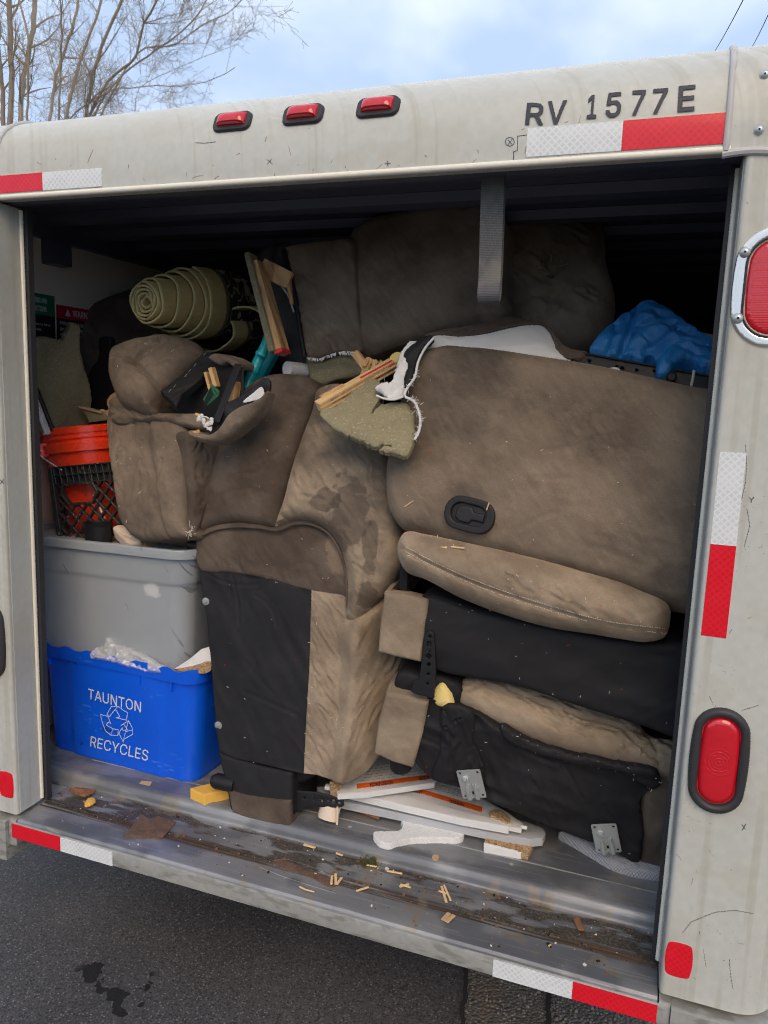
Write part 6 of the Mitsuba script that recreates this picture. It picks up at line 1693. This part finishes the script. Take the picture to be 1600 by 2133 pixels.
def branch(pts, rad, L, depth, rng, twigs, limbs, lo=0.15, dens=1.0):
    if depth >= 4: return
    k = int((L * (2.3, 3.6, 5.0, 4.0)[depth] + 1) * dens * 0.85)
    for _ in range(k):
        t = rng.uniform(lo, 1.0)
        i = min(int(t * (len(pts) - 1)), len(pts) - 2)
        a = np.asarray(pts[i]); d = np.asarray(pts[i + 1]) - a; d /= np.linalg.norm(d)
        q = rng.normal(0, 1, 3); q -= d * (q @ d); q /= np.linalg.norm(q)
        nd = d * rng.uniform(0.45, 0.9) + q * rng.uniform(0.5, 0.9); nd /= np.linalg.norm(nd)
        nd[1] *= 0.75
        l2 = (1.6, 0.95, 0.52, 0.30)[depth] * rng.uniform(0.55, 1.25) * (1 - 0.35 * t)
        grow(a, nd, min(rad[i] * 0.5, (0.03, 0.012, 0.0065, 0.004)[depth]), l2, depth + 1, rng, twigs, limbs)


def tree(label, stems, Y, seed, wide):
    rng = np.random.default_rng(seed)
    t = thing('bare_tree', label, 'tree')
    twigs = []
    base = None
    for q, r0, r1, yo in stems:
        P = [at(px, py, Y + yo * i / max(1, len(q) - 1)) for i, (px, py) in enumerate(q)]
        if base is None: base = np.array([P[0][0] + 0.35, Y, 0.0])
        mid = base * 0.45 + P[0] * 0.55; mid[0] = P[0][0] * 0.75 + base[0] * 0.25
        P = [base + [rng.normal(0, .12), rng.normal(0, .12), 0], mid] + P
        top = P[-1] + (P[-1] - P[-2]) * 0.8 + [0, 0, 0.6]
        if q[-1][1] < 60: P.append(top)
        c = catmull(np.array(P), False, 0.35)
        c[1:-1] += rng.normal(0, 0.012, (len(c) - 2, 3))
        s = np.linspace(0, 1, len(c))
        rad = r0 * 0.62 * (1 - s) + r1 * 0.6 * s
        limbs = [tube(c, rad, 8)]
        i0 = int(len(c) * 0.42)
        L = np.linalg.norm(np.diff(c[i0:], axis=0), axis=1).sum()
        branch(list(c[i0:]), list(rad[i0:]), L, 0, rng, twigs, limbs, 0.0, wide)
        part(t, 'limb', cat(limbs), 'm_bark', 40)
    part(t, 'twigs', cat(twigs), 'm_bark', 60, kind='stuff')


tree('leftmost bare tree with two thick trunks rising above the trailer roof', [([(22, 262), (24, 150), (20, 40)], .15, .10, 0), ([(42, 262), (50, 160), (68, 60), (74, 0)], .13, .09, .5), ([(8, 262), (0, 140), (-12, 20)], .12, .08, -.4)], 15.0, 41, 0.8)
tree('bare tree with upright stems between the leftmost and the spreading one', [([(57, 258), (58, 150), (56, 60), (40, 0)], .07, .035, 0), ([(105, 250), (118, 160), (150, 60), (165, 0)], .09, .045, .6), ([(122, 250), (128, 100), (127, 0)], .07, .03, -.4), ([(140, 246), (165, 130), (205, 25), (215, -20)], .09, .04, .2)], 14.0, 52, 0.8)
tree('spreading bare tree whose fine branches droop to the right above the roof', [([(178, 245), (200, 130), (235, 40), (255, 0)], .10, .05, 0), ([(186, 243), (225, 170), (285, 115), (300, 50), (330, -5)], .085, .03, -.5), ([(212, 240), (262, 145), (285, 112), (370, 88), (425, 52), (490, 14)], .07, .012, .4),
                                                                        ([(150, 246), (215, 195), (310, 180), (390, 178), (450, 165), (490, 140)], .05, .010, -.8), ([(196, 243), (250, 160), (330, 100), (400, 45), (430, 0)], .06, .02, .9), ([(280, 232), (292, 185), (350, 150), (420, 120), (500, 90)], .03, .008, .5)], 13.0, 63, 1.15)
for (a, b), lbl in ((((1490, 105, 24), (1548, 0, 14)), 'thin overhead wire left of its neighbour above the right end of the roof'), (((1570, 92, 24), (1612, 5, 15)), 'thin overhead wire at the upper right corner')):
    p, q = at(*a), at(*b)
    d = q - p
    t = np.linspace(-1.6, 2.4, 40)
    solo('overhead_wire', tube([p + d * s + [0, 0, 0.12 * (s * (s - 1))] for s in t], 0.011, 6), 'm_ink', lbl, 'wire', 40)
